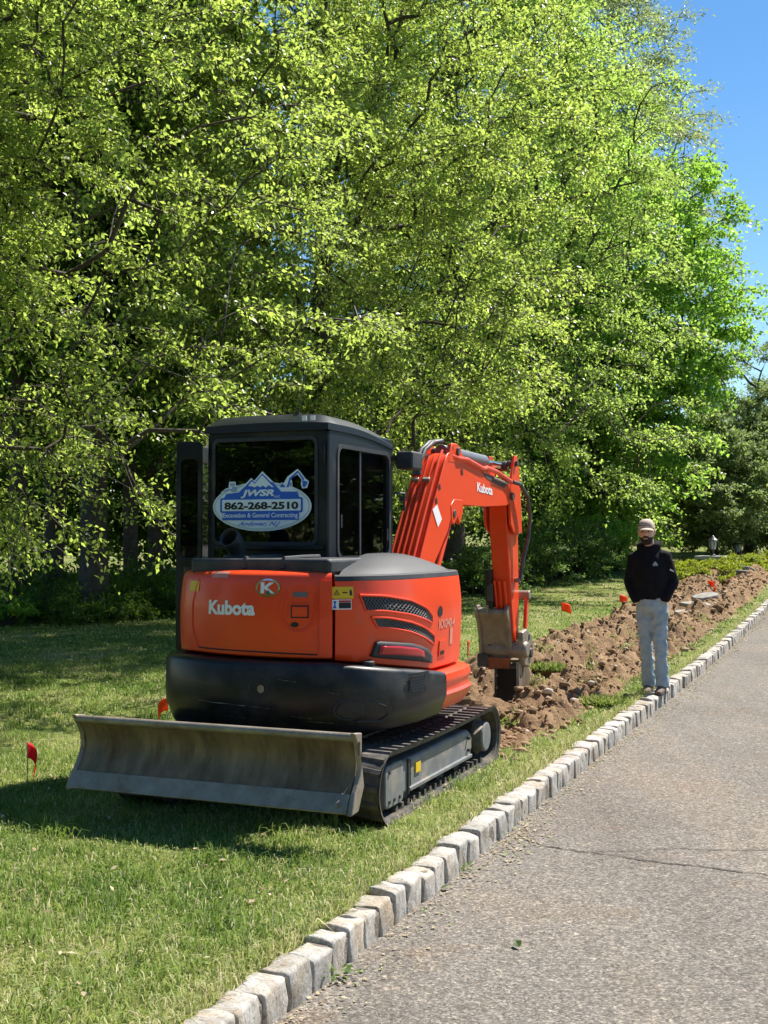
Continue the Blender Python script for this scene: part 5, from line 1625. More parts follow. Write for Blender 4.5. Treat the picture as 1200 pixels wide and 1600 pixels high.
# pipe along the top of the boom to the arm
MB().tube([(A1 - 0.02, 1.74, 2.12), (A1 + 0.005, 1.90, 2.10), (A1 + 0.005, 2.10, 2.105), (A1 + 0.005, 2.52, 2.055), (A1 + 0.005, 2.62, 2.07), (A1 + 0.005, 2.9, 2.05), (A1 + 0.02, 3.28, 1.985)], 0.020, 10).build('steel_line', 'red_paint', boom, smooth=True)
MB().tube([(A1 + 0.01, 2.78, 1.995), (A1 + 0.012, 3.2, 1.965)], 0.012, 8).build('hose_end', 'edge_steel', boom, smooth=True)
MB().prism([(2.50, 2.03), (2.62, 1.985), (2.80, 1.96), (3.12, 1.925), (3.20, 1.95), (3.18, 1.982)], A1, A1 + 0.0035, 0).build('recess_shade', 'dark_steel', boom)  # flat dark plate painting the shade of the recess under the line
# lettering, plate and marks on the lit side face
def side_quad(name, pts, mat, parent, a=A1 + 0.0035):
    q = [on_plane(*p, a=a) for p in pts]
    mb = MB(); mb.add([(a, p[1], p[2]) for p in q], [tuple(range(len(q)))])
    return mb.build(name, mat, parent)
side_quad('reflector', [(676, 796), (683, 788), (690.5, 811), (684.5, 824)], 'white_print', boom)
vs, fs = fit_text('Kubota', 1, 1, bold=0.03)
q00 = on_plane(745, 768, a=A1); q10 = on_plane(769, 774, a=A1); q01 = on_plane(745, 753, a=A1)
mb = MB(); mb.add([(A1 + 0.0035, q00[1] + (x + .5) * (q10[1] - q00[1]), q00[2] + (x + .5) * (q10[2] - q00[2]) + (y + .5) * (q01[2] - q00[2])) for x, y in vs], fs)
mb.build('lettering', 'white_print', boom)
for px, py in ((722, 738), (687, 761), (682, 783)):
    side_quad('slot_mark', [(px - 1.5, py - 5), (px + 1, py - 5), (px + 2, py + 4), (px - 1, py + 4)], 'black_print', boom)
# boom cylinder under the boom
for a in (A0 - 0.01, A1 - 0.03):
    MB().prism([(1.72, 1.74), (1.80, 1.79), (2.00, 1.79), (2.01, 1.70), (1.93, 1.60), (1.88, 1.66), (1.80, 1.60), (1.74, 1.62)], a + 0.005, a + 0.035, 0).build('cylinder_bracket', 'red_paint', boom, bevel=0.005)
MB().cyl((A0 - 0.005, 1.80, 1.68), (A1 + 0.012, 1.80, 1.68), 0.03, 14).build('pin', 'dark_steel', boom, bevel=0.004)
MB().cyl((0.15, 1.32, 1.02), (0.15, 1.80, 1.68), 0.026, 14).build('cylinder_rod', 'chrome', EX, smooth=True)
MB().cyl((0.15, 1.02, 0.60), (0.15, 1.36, 1.08), 0.052, 18).build('boom_cylinder', 'black_paint', EX, smooth=True, bevel=0.006)
MB().cyl((0.215, 1.10, 0.66), (0.215, 1.86, 1.62), 0.019, 10).build('cylinder_guard', 'red_paint', EX, smooth=True)
MB().prism([(0.58, 0.42), (1.02, 0.42), (1.08, 0.62), (0.98, 0.92), (0.66, 0.98), (0.56, 0.8)], 0.02, 0.28, 0).build('swing_post', 'red_paint', EX, bevel=0.02)
# arm cylinder on top
c0, c1 = Vector((0.15, 1.88, 2.155)), Vector((0.15, 3.47, 2.135))
d_ = (c1 - c0)
MB().cyl(c0 - d_ * 0.02, c0 + d_ * 0.655, 0.056, 22).build('arm_cylinder', 'cyl_grey', EX, bevel=0.008)
MB().cyl(c0 + d_ * 0.64, c1, 0.028, 16).build('cylinder_rod', 'chrome', EX, smooth=True)
MB().cyl(c1 - Vector((0.05, 0, 0)), c1 + Vector((0.05, 0, 0)), 0.045, 16).build('rod_eye', 'dark_steel', EX, bevel=0.005)
# arm
arm_core = [(3.32, 1.90), (3.40, 2.02), (3.56, 2.02), (3.66, 1.85), (3.70, 1.40), (3.72, 0.80), (3.70, 0.60), (3.60, 0.56), (3.54, 0.66), (3.42, 1.20), (3.33, 1.62)]
arm = MB().prism(arm_core, 0.075, 0.235, 0).build('arm', 'red_paint', EX, bevel=0.008)
arm_pl = [(3.30, 1.88), (3.34, 2.00), (3.42, 2.16), (3.45, 2.225), (3.53, 2.225), (3.58, 2.16), (3.64, 1.95), (3.69, 1.55), (3.55, 1.52), (3.42, 1.55), (3.33, 1.62)]
for a in (0.025, 0.252):
    MB().prism(arm_pl, a, a + 0.022, 0).build('arm_plate', 'red_paint', arm, bevel=0.005)
MB().cyl((0.0, 3.47, 2.155), (0.30, 3.47, 2.155), 0.026, 14).build('pin', 'dark_steel', arm)
MB().cyl((0.0, 3.33, 1.86), (0.30, 3.33, 1.86), 0.034, 14).build('pin', 'dark_steel', arm)
MB().tube([(0.30, 3.30, 1.985), (0.325, 3.45, 1.97), (0.345, 3.62, 1.86), (0.345, 3.70, 1.68), (0.33, 3.68, 1.48), (0.30, 3.62, 1.30), (0.285, 3.60, 1.17), (0.28, 3.58, 1.12)], 0.018, 10).build('hose', 'hose', arm, smooth=True)
MB().box((0.26, 3.59, 1.12), (0.05, 0.05, 0.04)).build('hose_clamp', 'edge_steel', arm, bevel=0.005)
for a, r_ in ((0.10, 0.012), (0.145, 0.012), (0.19, 0.012)):
    MB().tube([(a, 3.40, 1.12), (a, 3.45, 0.98), (a, 3.53, 0.70)], r_, 8).build('steel_line', 'red_paint', arm, smooth=True)
MB().box((0.06, 3.42, 1.02), (0.05, 0.06, 0.16)).build('valve', 'dark_steel', arm, bevel=0.008)
# bucket cylinder in front of the arm (far side) with black boot seen to the left
MB().cyl((0.045, 3.40, 1.22), (0.045, 3.47, 0.88), 0.04, 16).build('bucket_cylinder', 'black_paint', EX, bevel=0.006)
MB().box((0.04, 3.38, 0.86), (0.02, 0.02, 0.09)).build('valve_tag', 'edge_steel', EX)
# bucket linkage on the far side: red links and bare steel knuckles
MB().bar((0.25, 3.76, 0.93), (0.25, 3.76, 0.60), 0.055, 0.06).build('link', 'red_paint', EX, bevel=0.01)
MB().bar((0.285, 3.80, 0.98), (0.285, 3.74, 0.68), 0.03, 0.06).build('link', 'red_paint', EX, bevel=0.008)
MB().cyl((0.20, 3.80, 0.98), (0.315, 3.80, 0.98), 0.042, 14).build('link_pin', 'edge_steel', EX, bevel=0.006)
# quick coupler
cp = MB().prism([(3.56, 0.66), (3.70, 0.68), (3.86, 0.62), (3.92, 0.52), (3.90, 0.42), (3.78, 0.33), (3.62, 0.36), (3.55, 0.48)], 0.26, 0.315, 0).build('coupler', 'edge_steel', EX, bevel=0.012)
MB().prism([(3.56, 0.66), (3.70, 0.68), (3.86, 0.62), (3.92, 0.52), (3.90, 0.42), (3.78, 0.33), (3.62, 0.36), (3.55, 0.48)], -0.02, 0.035, 0).build('coupler_cheek', 'dark_steel', cp, bevel=0.012)
MB().cyl((-0.05, 3.62, 0.50), (0.345, 3.62, 0.50), 0.075, 20).build('coupler_pin', 'edge_steel', cp, bevel=0.02)
MB().cyl((-0.04, 3.80, 0.46), (0.335, 3.80, 0.46), 0.045, 16).build('coupler_pin', 'dark_steel', cp, bevel=0.01)
for b_, z_ in ((3.76, 0.60), (3.84, 0.50)):
    MB().cyl((0.312, b_, z_), (0.318, b_, z_), 0.028, 14).build('coupler_hole', 'black_print', cp)
# curved thumb plate facing the machine
tpts = [(3.50, 0.875), (3.435, 0.862), (3.42, 0.83), (3.45, 0.795), (3.50, 0.74), (3.535, 0.66), (3.55, 0.575), (3.56, 0.49), (3.58, 0.42)]
th = MB().prism([(b, z) for b, z in tpts] + [(b + 0.025, z - 0.004) for b, z in tpts[::-1]], -0.075, 0.19, 0).build('thumb_plate', 'edge_steel', EX, bevel=0.004)
for a in (-0.09, 0.185):
    chk = [(3.44, 0.90), (3.50, 0.90), (3.545, 0.86), (3.56, 0.80), (3.60, 0.70), (3.66, 0.58), (3.66, 0.46), (3.57, 0.42), (3.54, 0.50), (3.525, 0.62), (3.48, 0.74), (3.425, 0.80), (3.40, 0.85)]
    MB().prism(chk, a, a + 0.03, 0).build('thumb_rib', 'edge_steel', th, bevel=0.006)
MB().prism([(3.54, 0.43), (3.60, 0.43), (3.62, 0.32), (3.56, 0.32)], -0.01, 0.19, 0).build('worn_pad', 'rust', th, bevel=0.004)
MB().box((-0.055, 3.57, 0.40), (0.10, 0.07, 0.12)).build('thumb_bracket', 'dark_steel', th, bevel=0.01)
# bucket below, its side cutter with bolt holes
bk = MB().prism([(3.58, 0.36), (3.90, 0.40), (4.06, 0.26), (4.10, 0.10), (4.02, -0.06), (3.84, -0.14), (3.62, -0.16), (3.57, -0.10)], 0.075, 0.25, 0).build('bucket', 'worn_steel', EX, bevel=0.02)
for a in (0.05, 0.25):
    sc_ = MB().prism([(3.555, 0.40), (3.64, 0.36), (3.655, 0.28), (3.655, -0.02), (3.60, -0.16), (3.555, -0.16)], a, a + 0.03, 0).build('side_cutter', 'edge_steel' if a > .1 else 'dark_steel', bk, bevel=0.005)
    for z_ in (0.26, 0.16, 0.07):
        MB().cyl((a - 0.001, 3.605, z_), (a + 0.0315, 3.605, z_), 0.014, 10).build('bolt_hole', 'black_print', bk)
for z_ in (0.27, 0.16, 0.06):
    MB().cyl((0.08, 3.552, z_), (0.08, 3.57, z_), 0.012, 10).build('bolt', 'edge_steel', bk)
MB().prism([(3.55, 0.33), (3.575, 0.33), (3.575, -0.14), (3.55, -0.14)], 0.085, 0.248, 0).build('cutter_plate', 'black_paint', bk)

# ------------------------------------------------------------------ gate piers with lanterns
plain('lamp_black', (0.03, 0.032, 0.034), 0.45, var=0.2)
plain('lamp_glass', (0.45, 0.48, 0.50), 0.15, var=0.05)
def ground_hit(px, py):
    Y = 20.0
    for _ in range(12):
        p = at(px, py, Y); z = gz(p.x, p.y)
        r = ray(px, py); Y = (z - CAMZ) / r.z * r.y if r.z < -1e-4 else Y
        Y = min(Y, 60)
    return at(px, py, Y)
def pier(px, py_cap, Y, label, lab_lamp, lantern=True, w=0.72):
    p = at(px, py_cap, Y)
    z0 = gz(p.x, Y)
    H = p.z - z0
    e = empty('gate_pier', (p.x, Y, z0 - 0.05), math.radians(-28))
    core = MB().box((0, 0, (H - 0.10) / 2), (w - .06, w - .06, H - 0.10)).build('core', 'stone_dark', e)
    random.seed(int(px))
    rows_ = max(2, int((H - .1) / 0.16))
    hh = (H - .10) / rows_
    for r_ in range(rows_):
        for s_ in range(4):
            x = -w / 2
            while x < w / 2 - .03:
                ln = min(random.uniform(.16, .32), w / 2 - x)
                rot = Matrix.Rotation(s_ * math.pi / 2, 3, 'Z')
                c = rot @ Vector((x + ln / 2, -w / 2 + .02, hh * (r_ + .5)))
                MB().box(c, (ln - .014, .05 + random.uniform(0, .02), hh - .014), rot).build('stone', random.choice(['stone_grey', 'stone_dark', 'stone_grey']), core)
                x += ln
    MB().box((0, 0, H - 0.045), (w + .14, w + .14, 0.10)).build('capstone', 'capstone', e, bevel=0.015)
    tag(e, label, 'gate pier', 'gate piers')
    if lantern:
        l = empty('lantern', (p.x, Y, z0 - 0.05 + H + 0.006), math.radians(-28))
        MB().tube([(0, 0, 0), (0, 0, .03), (0, 0, .05), (0, 0, .16), (0, 0, .19)], [.09, .085, .03, .025, .06], 12).build('base', 'lamp_black', l)
        MB().tube([(0, 0, .19), (0, 0, .43)], [.075, .125], 6).build('glass', 'lamp_glass', l)
        for k in range(6):
            a = k * math.pi / 3
            MB().bar((.08 * math.cos(a), .08 * math.sin(a), .19), (.132 * math.cos(a), .132 * math.sin(a), .43), .014, .014).build('bar', 'lamp_black', l)
        MB().tube([(0, 0, .43), (0, 0, .445), (0, 0, .50), (0, 0, .56), (0, 0, .575), (0, 0, .63)], [.155, .15, .09, .035, .012, .01], 12).build('roof', 'lamp_black', l)
        tag(l, lab_lamp, 'lantern', 'lanterns on the gate piers')
pier(1114, 866, 33.5, 'stone gate pier with pale capstone, nearer the standing person', 'black post lantern on the nearer stone pier')
pier(1153, 870, 37.0, 'lower looking stone gate pier farther back, right of the first', 'black post lantern on the farther pier at right')
pier(1200, 868, 35.5, 'long capped stone wall end at the right picture edge', '', False, 1.5)

# ------------------------------------------------------------------ marker flags
plain('flag_orange', (0.90, 0.13, 0.012), 0.6, var=0.05)
plain('flag_red', (0.80, 0.03, 0.045), 0.6, var=0.05)
plain('wire', (0.25, 0.24, 0.22), 0.5, metal=0.6)
plain('stake_wood', (0.55, 0.40, 0.20), 0.8)
for nm in ('flag_orange', 'flag_red'):       # thin plastic lets light through
    m = MATS[nm]; nt = m.node_tree; b = nt.nodes['Principled BSDF']
    tr = nt.nodes.new('ShaderNodeBsdfTranslucent'); tr.inputs[0].default_value = (0.98, 0.20, 0.02, 1) if nm == 'flag_orange' else (0.98, 0.07, 0.09, 1)
    mx = nt.nodes.new('ShaderNodeMixShader'); mx.inputs[0].default_value = 0.55
    nt.links.new(b.outputs[0], mx.inputs[1]); nt.links.new(tr.outputs[0], mx.inputs[2]); nt.links.new(mx.outputs[0], nt.nodes['Material Output'].inputs['Surface'])
def flag(px, py, Y, label, mat='flag_orange', size=0.13, rz=0.3, droop=0.25, seed=0):
    c = at(px, py, Y)
    z0 = gz(c.x, Y) - 0.02
    e = empty('marker_flag', (c.x, Y, z0))
    H = c.z - z0
    MB().tube([(0, 0, 0), (0.004, 0, H * .5), (0, 0, H + size * .42)], 0.0028, 5).build('wire_stem', 'wire', e)
    rows = []
    d = Vector((math.cos(rz), math.sin(rz), 0)); s = Vector((-d.y, d.x, 0))
    for i in range(9):
        t = i / 8; r = []
        for j in range(6):
            q = j / 5
            p = d * (size * 1.15 * t * (1 - droop * .55 * t)) + s * (0.028 * math.sin(t * 5 + seed + q * 1.4) * t) + Vector((0, 0, H + size * (.40 - q * .82) - droop * size * t * t * (1 + .35 * q)))
            r.append(p)
        rows.append(r)
    MB().grid(rows).build('flag', mat, e, smooth=True, solid=0.0012)
    tag(e, label, 'flag', 'utility marker flags stuck in the lawn')
flag(42, 1172, 7.2, 'red marker flag folded down, on the lawn left of the blade', 'flag_red', 0.115, 0.9, 1.0, 1)
flag(262, 1100, 9.1, 'orange marker flag peeking out left of the counterweight', size=0.115, rz=3.6, droop=.7, seed=2)
flag(730, 1008, 13.5, 'orange marker flag just right of the red side skirt', size=0.13, rz=1.2, droop=.5, seed=3)
flag(877, 948, 19.3, 'orange marker flag on the lawn above the dark sod clump', size=0.17, rz=.3, seed=4)
flag(968, 935, 21.0, 'orange marker flag left of the standing person', size=0.16, rz=.5, seed=5)
flag(1106, 911, 27.5, 'orange marker flag in front of the junipers', size=0.15, rz=.2, seed=6)
flag(1115, 920, 25.5, 'small orange marker flag behind the flagstones', size=0.11, rz=1.0, seed=7)
flag(1140, 904, 29.5, 'orange marker flag near the dark rocks, left of a pair', size=0.15, rz=.1, seed=8)
flag(1148, 904, 29.6, 'reddish marker flag right of a pair by the dark rocks', 'flag_red', 0.12, .4, .25, 9)
p = at(1060, 921, 24.0); z0 = gz(p.x, p.y)
st_ = MB().bar((p.x + .03, p.y, z0 - .05), (p.x - .03, p.y, p.z + .10), .03, .02)
tag(st_.build('survey_stake', 'stake_wood', None, bevel=0.003), 'small pale wooden stake leaning right of the standing person', 'stake')

# ------------------------------------------------------------------ stones and sod thrown out of the trench
def slab(px, py, Y, w, d, h, label, mat, rz, tilt=(0, 0), name='flagstone', group='flat stones lifted from the ground', dz=0.0):
    c = at(px, py, Y)
    r = random.Random(int(px * 7 + py))
    n = 9
    poly = [(w / 2 * math.cos(2 * math.pi * k / n) * r.uniform(.8, 1.1), d / 2 * math.sin(2 * math.pi * k / n) * r.uniform(.8, 1.1)) for k in range(n)]
    o = MB().prism(poly, -h / 2, h / 2, 2).build(name, mat, None, bevel=h * .22)
    u_, v_ = xy2uv(c.x, Y)
    zg = max(gz(c.x, Y), float(soil_z(np.array(u_), np.array(v_))) if -4.5 < v_ < -2.1 else -9)
    o.location = (c.x, Y, zg + h * .42 + dz); o.rotation_euler = (tilt[0], tilt[1], rz)
    tag(o, label, 'stone', group)
slab(1088, 936, 21.0, .62, .5, .07, 'largest pale flagstone lying flat before the flag', 'stone_grey', .3, (.08, .03))
slab(1068, 936, 21.2, .4, .36, .08, 'small grey flagstone at the left end of the flagstones', 'stone_grey', .9, (.05, -.1))
slab(1080, 927, 22.4, .6, .5, .08, 'grey flagstone propped behind the largest pale one', 'stone_grey', 1.3, (.22, .05), dz=.03)
slab(1102, 926, 22.6, .55, .45, .10, 'dark edged flagstone at the right end of the flagstones', 'stone_grey', .1, (.15, -.15), dz=.03)
slab(1160, 902, 29.0, .34, .3, .13, 'dark rock right of the pair of marker flags', 'stone_dark', .3, name='rock', group='dark rocks by the junipers')
slab(1170, 900, 29.4, .42, .36, .18, 'larger dark rock against the soil heap at right', 'stone_grey', 1.2, (.2, .2), name='rock', group='dark rocks by the junipers')
slab(1152, 905, 28.6, .2, .2, .09, 'small pale rock beside the reddish marker flag', 'capstone', .8, name='rock', group='dark rocks by the junipers')

def sod(px, py, Y, w, h, label, seed):
    c = at(px, py, Y); z0 = gz(c.x, Y)
    e = empty('sod_clump', (c.x, Y, z0))
    mb = MB()
    bm = bmesh.new(); bmesh.ops.create_icosphere(bm, subdivisions=4, radius=1)
    for v in bm.verts:
        n = mnoise.fractal(v.co * 1.8 + Vector((seed, 0, 0)), 1.0, 2.0, 5)
        v.co = Vector((v.co.x * w, v.co.y * w * .7, max(v.co.z, -.15) * h)) * (1 + .45 * n)
    me = bpy.data.meshes.new('earth'); bm.to_mesh(me); bm.free()
    link('earth', me, 'soil', e)
    n = 900
    r = np.random.default_rng(seed)
    a = r.random(n) * 6.283; rr = r.random(n) ** .5
    x = np.cos(a) * rr * w * 1.15; y = np.sin(a) * rr * w * .8 - .1
    z = h * .35 * np.sqrt(np.maximum(0, 1 - rr ** 2)) * r.random(n)
    d = unit(np.stack([r.normal(0, .6, n), r.normal(0, .6, n) - .4, np.ones(n) * .5], -1))
    V, Fc = quads(np.stack([x, y, z], -1), d, unit(r.normal(0, 1, (n, 3))), np.full(n, .11), np.full(n, .014))
    link('grass_tuft', fast_mesh('grass_tuft', V, Fc, np.repeat(np.clip(r.normal(.45, .2, n), 0, 1), 2)), 'grass', e)
    tag(e, label, 'sod clump', 'sod clumps beside the trench')
sod(905, 985, 17.2, .42, .17, 'dark upturned sod clump on the lawn left of the trench', 3)
sod(846, 1022, 13.4, .22, .12, 'small dark sod clump behind the bucket at the trench edge', 8)
sod(752, 1088, 9.6, .34, .16, 'grassy sod clump between the track end and the trench', 12)
sod(940, 1078, 10.6, .17, .08, 'low grassy sod clump at the near edge of the trench soil', 21)

def big_clod(px, py, Y, s, label, seed):
    c = at(px, py, Y); u_, v_ = xy2uv(c.x, Y)
    z = float(soil_z(np.array(u_), np.array(v_)))
    bm = bmesh.new(); bmesh.ops.create_icosphere(bm, subdivisions=3, radius=1)
    for v in bm.verts:
        n = mnoise.fractal(v.co * 1.5 + Vector((seed * 2.3, 0, 0)), 1.0, 2.0, 4)
        v.co = Vector((v.co.x * s, v.co.y * s * .8, v.co.z * s * .65)) * (1 + .4 * n)
    me = bpy.data.meshes.new('soil_lump'); bm.to_mesh(me); bm.free()
    o = link('soil_lump', me, 'soil')
    o.location = (c.x, Y, z + s * .1); o.rotation_euler.z = seed
    tag(o, label, 'soil lump', 'large lumps of soil on the heap')
big_clod(868, 1068, 9.9, .10, 'large slanted soil lump at the lip of the dark trench hollow', 1)
big_clod(925, 1045, 11.4, .10, 'large soil lump just left of the person legs', 2)
big_clod(975, 975, 14.5, .12, 'rounded soil lump on the far ridge behind the person', 3)
big_clod(1075, 975, 15.8, .12, 'large soil lump right of the person, on near ridge', 4)
big_clod(1120, 935, 21.0, .15, 'large soil lump on the ridge right of the flagstones', 5)

# ------------------------------------------------------------------ the person on the kerb
plain('skin', (0.62, 0.37, 0.27), 0.55, var=0.08, scale=20)
plain('hoodie', (0.008, 0.008, 0.011), 0.9, var=0.3, scale=12, bump=0.25, bscale=18, spec=0.2)
plain('denim', (0.35, 0.44, 0.49), 0.85, var=0.16, scale=9, bump=0.35, bscale=14, spec=0.2)
plain('beard', (0.030, 0.017, 0.012), 0.9, var=0.3, scale=40)
plain('cap_tan', (0.55, 0.43, 0.33), 0.85, var=0.1, scale=20)
plain('cap_dark', (0.022, 0.018, 0.018), 0.8, var=0.2)
plain('boot', (0.17, 0.12, 0.085), 0.8, var=0.25, scale=14)
plain('sole', (0.06, 0.05, 0.045), 0.8)
plain('eye_dark', (0.01, 0.01, 0.01), 0.3)
pp = at(1019, 1084, 11.35)
PX, PY = pp.x + 0.04, 11.35
pu, pv = xy2uv(PX, PY)
PZ = float(rise(pu)) + 0.115
PS = 0.93
PER = empty('person', (PX, PY, PZ), math.radians(-20), PS)
PER.rotation_euler[1] = math.radians(-2.6)
tag(PER, 'person in black hoodie, light jeans and cap standing on the kerb, hands in pockets', 'person')
# local space: x to the picture right, -y towards the camera, feet at z = 0
def organic(name, mb, mat, voxel, parent, smooth_it=6, disp=0.0, dscale=0.1):
    me = bpy.data.meshes.new(name); me.from_pydata(mb.v, [], mb.f)
    bm = bmesh.new(); bm.from_mesh(me); bmesh.ops.recalc_face_normals(bm, faces=bm.faces); bm.to_mesh(me); bm.free()
    o = link(name, me, mat, parent)
    md = o.modifiers.new('remesh', 'REMESH'); md.mode = 'VOXEL'; md.voxel_size = voxel; md.use_smooth_shade = True
    if smooth_it:
        ms = o.modifiers.new('smooth', 'SMOOTH'); ms.iterations = smooth_it; ms.factor = 0.5
    if disp:
        tx = bpy.data.textures.new(name + '_folds', 'CLOUDS'); tx.noise_scale = dscale; tx.noise_depth = 2
        d = o.modifiers.new('folds', 'DISPLACE'); d.texture = tx; d.strength = disp; d.mid_level = 0.5; d.texture_coords = 'LOCAL'
    return o
def loft(mb, rings, sides=20):
    """rings: (x, y, z, rx, ry) horizontal ellipses"""
    n = len(rings)
    vs = [(x + rx * math.cos(2 * math.pi * k / sides), y + ry * math.sin(2 * math.pi * k / sides), z) for x, y, z, rx, ry in rings for k in range(sides)]
    fs = [(i * sides + k, i * sides + (k + 1) % sides, (i + 1) * sides + (k + 1) % sides, (i + 1) * sides + k) for i in range(n - 1) for k in range(sides)]
    fs += [tuple(range(sides)), tuple((n - 1) * sides + k for k in range(sides))]
    return mb.add(vs, fs)
# leg joints: picture-left foot on the grass a little behind, picture-right foot forward on the kerb
LFT = dict(hip=(-0.072, 0.01, 0.93), knee=(-0.078, 0.0, 0.50), ank=(-0.075, 0.06, 0.085))
RGT = dict(hip=(0.072, 0.0, 0.93), knee=(0.072, -0.06, 0.50), ank=(0.070, -0.06, 0.085))
# body, one continuous surface
b = MB()
loft(b, [(0, 0, 0.88, .09, .07), (0, 0, 0.95, .11, .08), (0, .0, 1.10, .11, .08), (0, .0, 1.30, .13, .09), (0, .005, 1.40, .11, .075), (0, .01, 1.475, .07, .06), (0, .0, 1.50, .058, .06), (0.0, -.012, 1.56, .054, .058), (0, -.02, 1.60, .05, .055)])
for L_ in (LFT, RGT):
    h, k, a = (Vector(L_[q]) for q in ('hip', 'knee', 'ank'))
    b.tube([h, h.lerp(k, .5), k, k.lerp(a, .4), a], [.055, .052, .040, .040, .032], 14)
HX, HY, HZ = -0.012, -0.03, 1.655
hd = MB()
loft(hd, [(HX, HY + .0, HZ - .115, .028, .03), (HX, HY - .012, HZ - .10, .048, .062), (HX, HY - .008, HZ - .06, .064, .084), (HX, HY, HZ - .01, .072, .094), (HX, HY + .004, HZ + .04, .075, .098), (HX, HY + .006, HZ + .085, .066, .086), (HX, HY + .008, HZ + .112, .04, .05), (HX, HY + .008, HZ + .12, .012, .015)])
b.add(hd.v, hd.f)
b.tube([(HX, HY - .088, HZ + .018), (HX, HY - .104, HZ - .012), (HX, HY - .108, HZ - .026), (HX, HY - .09, HZ - .034)], [.009, .014, .017, .010], 10)      # nose
b.tube([(HX - .04, HY - .082, HZ + .028), (HX, HY - .094, HZ + .030), (HX + .04, HY - .082, HZ + .028)], .012, 8)                             # brow
for s in (-1, 1):
    b.tube([(HX + s * .072, HY + .012, HZ - .035), (HX + s * .083, HY + .02, HZ), (HX + s * .080, HY + .022, HZ + .028)], [.010, .014, .010], 8)
ARM = {}
for s in (-1, 1):
    sh, el, wr = Vector((s * .155, .015, 1.405)), Vector((s * .215, .045, 1.14)), Vector((s * .150, -.070, .955))
    ARM[s] = (sh, el, wr)
    b.tube([Vector((s * .10, .0, 1.42)), sh, sh.lerp(el, .5), el, el.lerp(wr, .5), wr], [.045, .042, .040, .036, .032, .026], 12)
    # palm going down into the pocket, five fingers, thumb hooked outside
    pm = wr + Vector((-s * .055, .045, -.04))
    b.tube([wr, pm, pm + Vector((-s * .01, -.004, -.035))], [(.026, .020), (.034, .017), (.034, .015)], 12)
    for f, (dx, ln) in enumerate(((-.027, .050), (-.009, .056), (.009, .053), (.026, .044))):
        q = pm + Vector((dx, -.004, -.04))
        b.tube([q, q + Vector((0, -.004, -ln * .5)), q + Vector((-s * .004, .006, -ln))], [.0095, .009, .0075], 8)
    q = pm + Vector((-s * .034, .004, .01))
    b.tube([q, q + Vector((-s * .016, -.014, -.022)), q + Vector((-s * .018, -.016, -.046))], [.012, .0105, .008], 8)
body = organic('body', b, 'skin', 0.0095, PER, 3)
# jeans
j = MB()
loft(j, [(0, .0, 0.83, .11, .095), (0, .0, 0.88, .150, .118), (0, 0, 0.95, .155, .122), (0, 0, 1.03, .146, .115), (0, 0, 1.05, .135, .105)], 24)
for L_ in (LFT, RGT):
    h, k, a = (Vector(L_[q]) for q in ('hip', 'knee', 'ank'))
    j.tube([h + Vector((0, 0, -.02)), h.lerp(k, .4), k, k.lerp(a, .35), k.lerp(a, .75), a + Vector((0, -.01, -.02))], [(.076, .094), (.070, .086), (.055, .066), (.053, .062), (.056, .066), (.062, .072)], 18)
jeans = organic('jeans', j, 'denim', 0.012, PER, 2, 0.046, 0.055)
# hoodie: body, sleeves, hood bunched round the neck, hem
t = MB()
loft(t, [(0, 0, 0.955, .140, .115), (0, 0, 0.975, .160, .130), (0, 0, 1.04, .172, .140), (0, 0, 1.15, .176, .138), (0, .0, 1.28, .182, .138), (0, .005, 1.38, .170, .122), (0, .01, 1.445, .125, .100), (0, .01, 1.49, .095, .085), (0, .0, 1.51, .075, .075)], 26)
for s in (-1, 1):
    sh, el, wr = ARM[s]
    t.tube([Vector((s * .10, .0, 1.41)), sh, sh.lerp(el, .5), el + Vector((s * .008, 0, 0)), el.lerp(wr, .55), wr + Vector((0, -.005, .01)), wr + Vector((-s * .01, -.01, -.02))], [.070, .070, .066, .062, .058, .050, .040], 16)
ring = []
for k in range(19):
    a = math.radians(-62 + 304 * k / 18)
    ring.append((.088 * math.cos(a), .012 + .082 * math.sin(a), 1.515 + .022 * math.sin(a)))
t.tube(ring, [.020] + [.036 + .008 * math.sin(math.pi * k / 16) for k in range(17)] + [.020], 12)
loft(t, [(0, .085, 1.33, .08, .03), (0, .10, 1.42, .11, .045), (0, .085, 1.52, .10, .045)], 16)
hoodie = organic('hoodie', t, 'hoodie', 0.012, PER, 4, 0.018, 0.09)
# mark on the chest and on the sleeve
MB().add([(.045, -.158, 1.315), (.105, -.158, 1.315), (.085, -.158, 1.345), (.073, -.158, 1.353)], [(0, 1, 2, 3)]).build('chest_mark', 'sign_steel', hoodie)
MB().add([(.052, -.1595, 1.306), (.10, -.1595, 1.306), (.10, -.1595, 1.312), (.052, -.1595, 1.312)], [(0, 1, 2, 3)]).build('chest_mark', 'sign_steel', hoodie)
MB().add([(.205, -.052, 1.255), (.243, -.046, 1.235), (.243, -.046, 1.250), (.208, -.052, 1.270)], [(0, 1, 2, 3)]).build('sleeve_mark', 'white_print', hoodie)
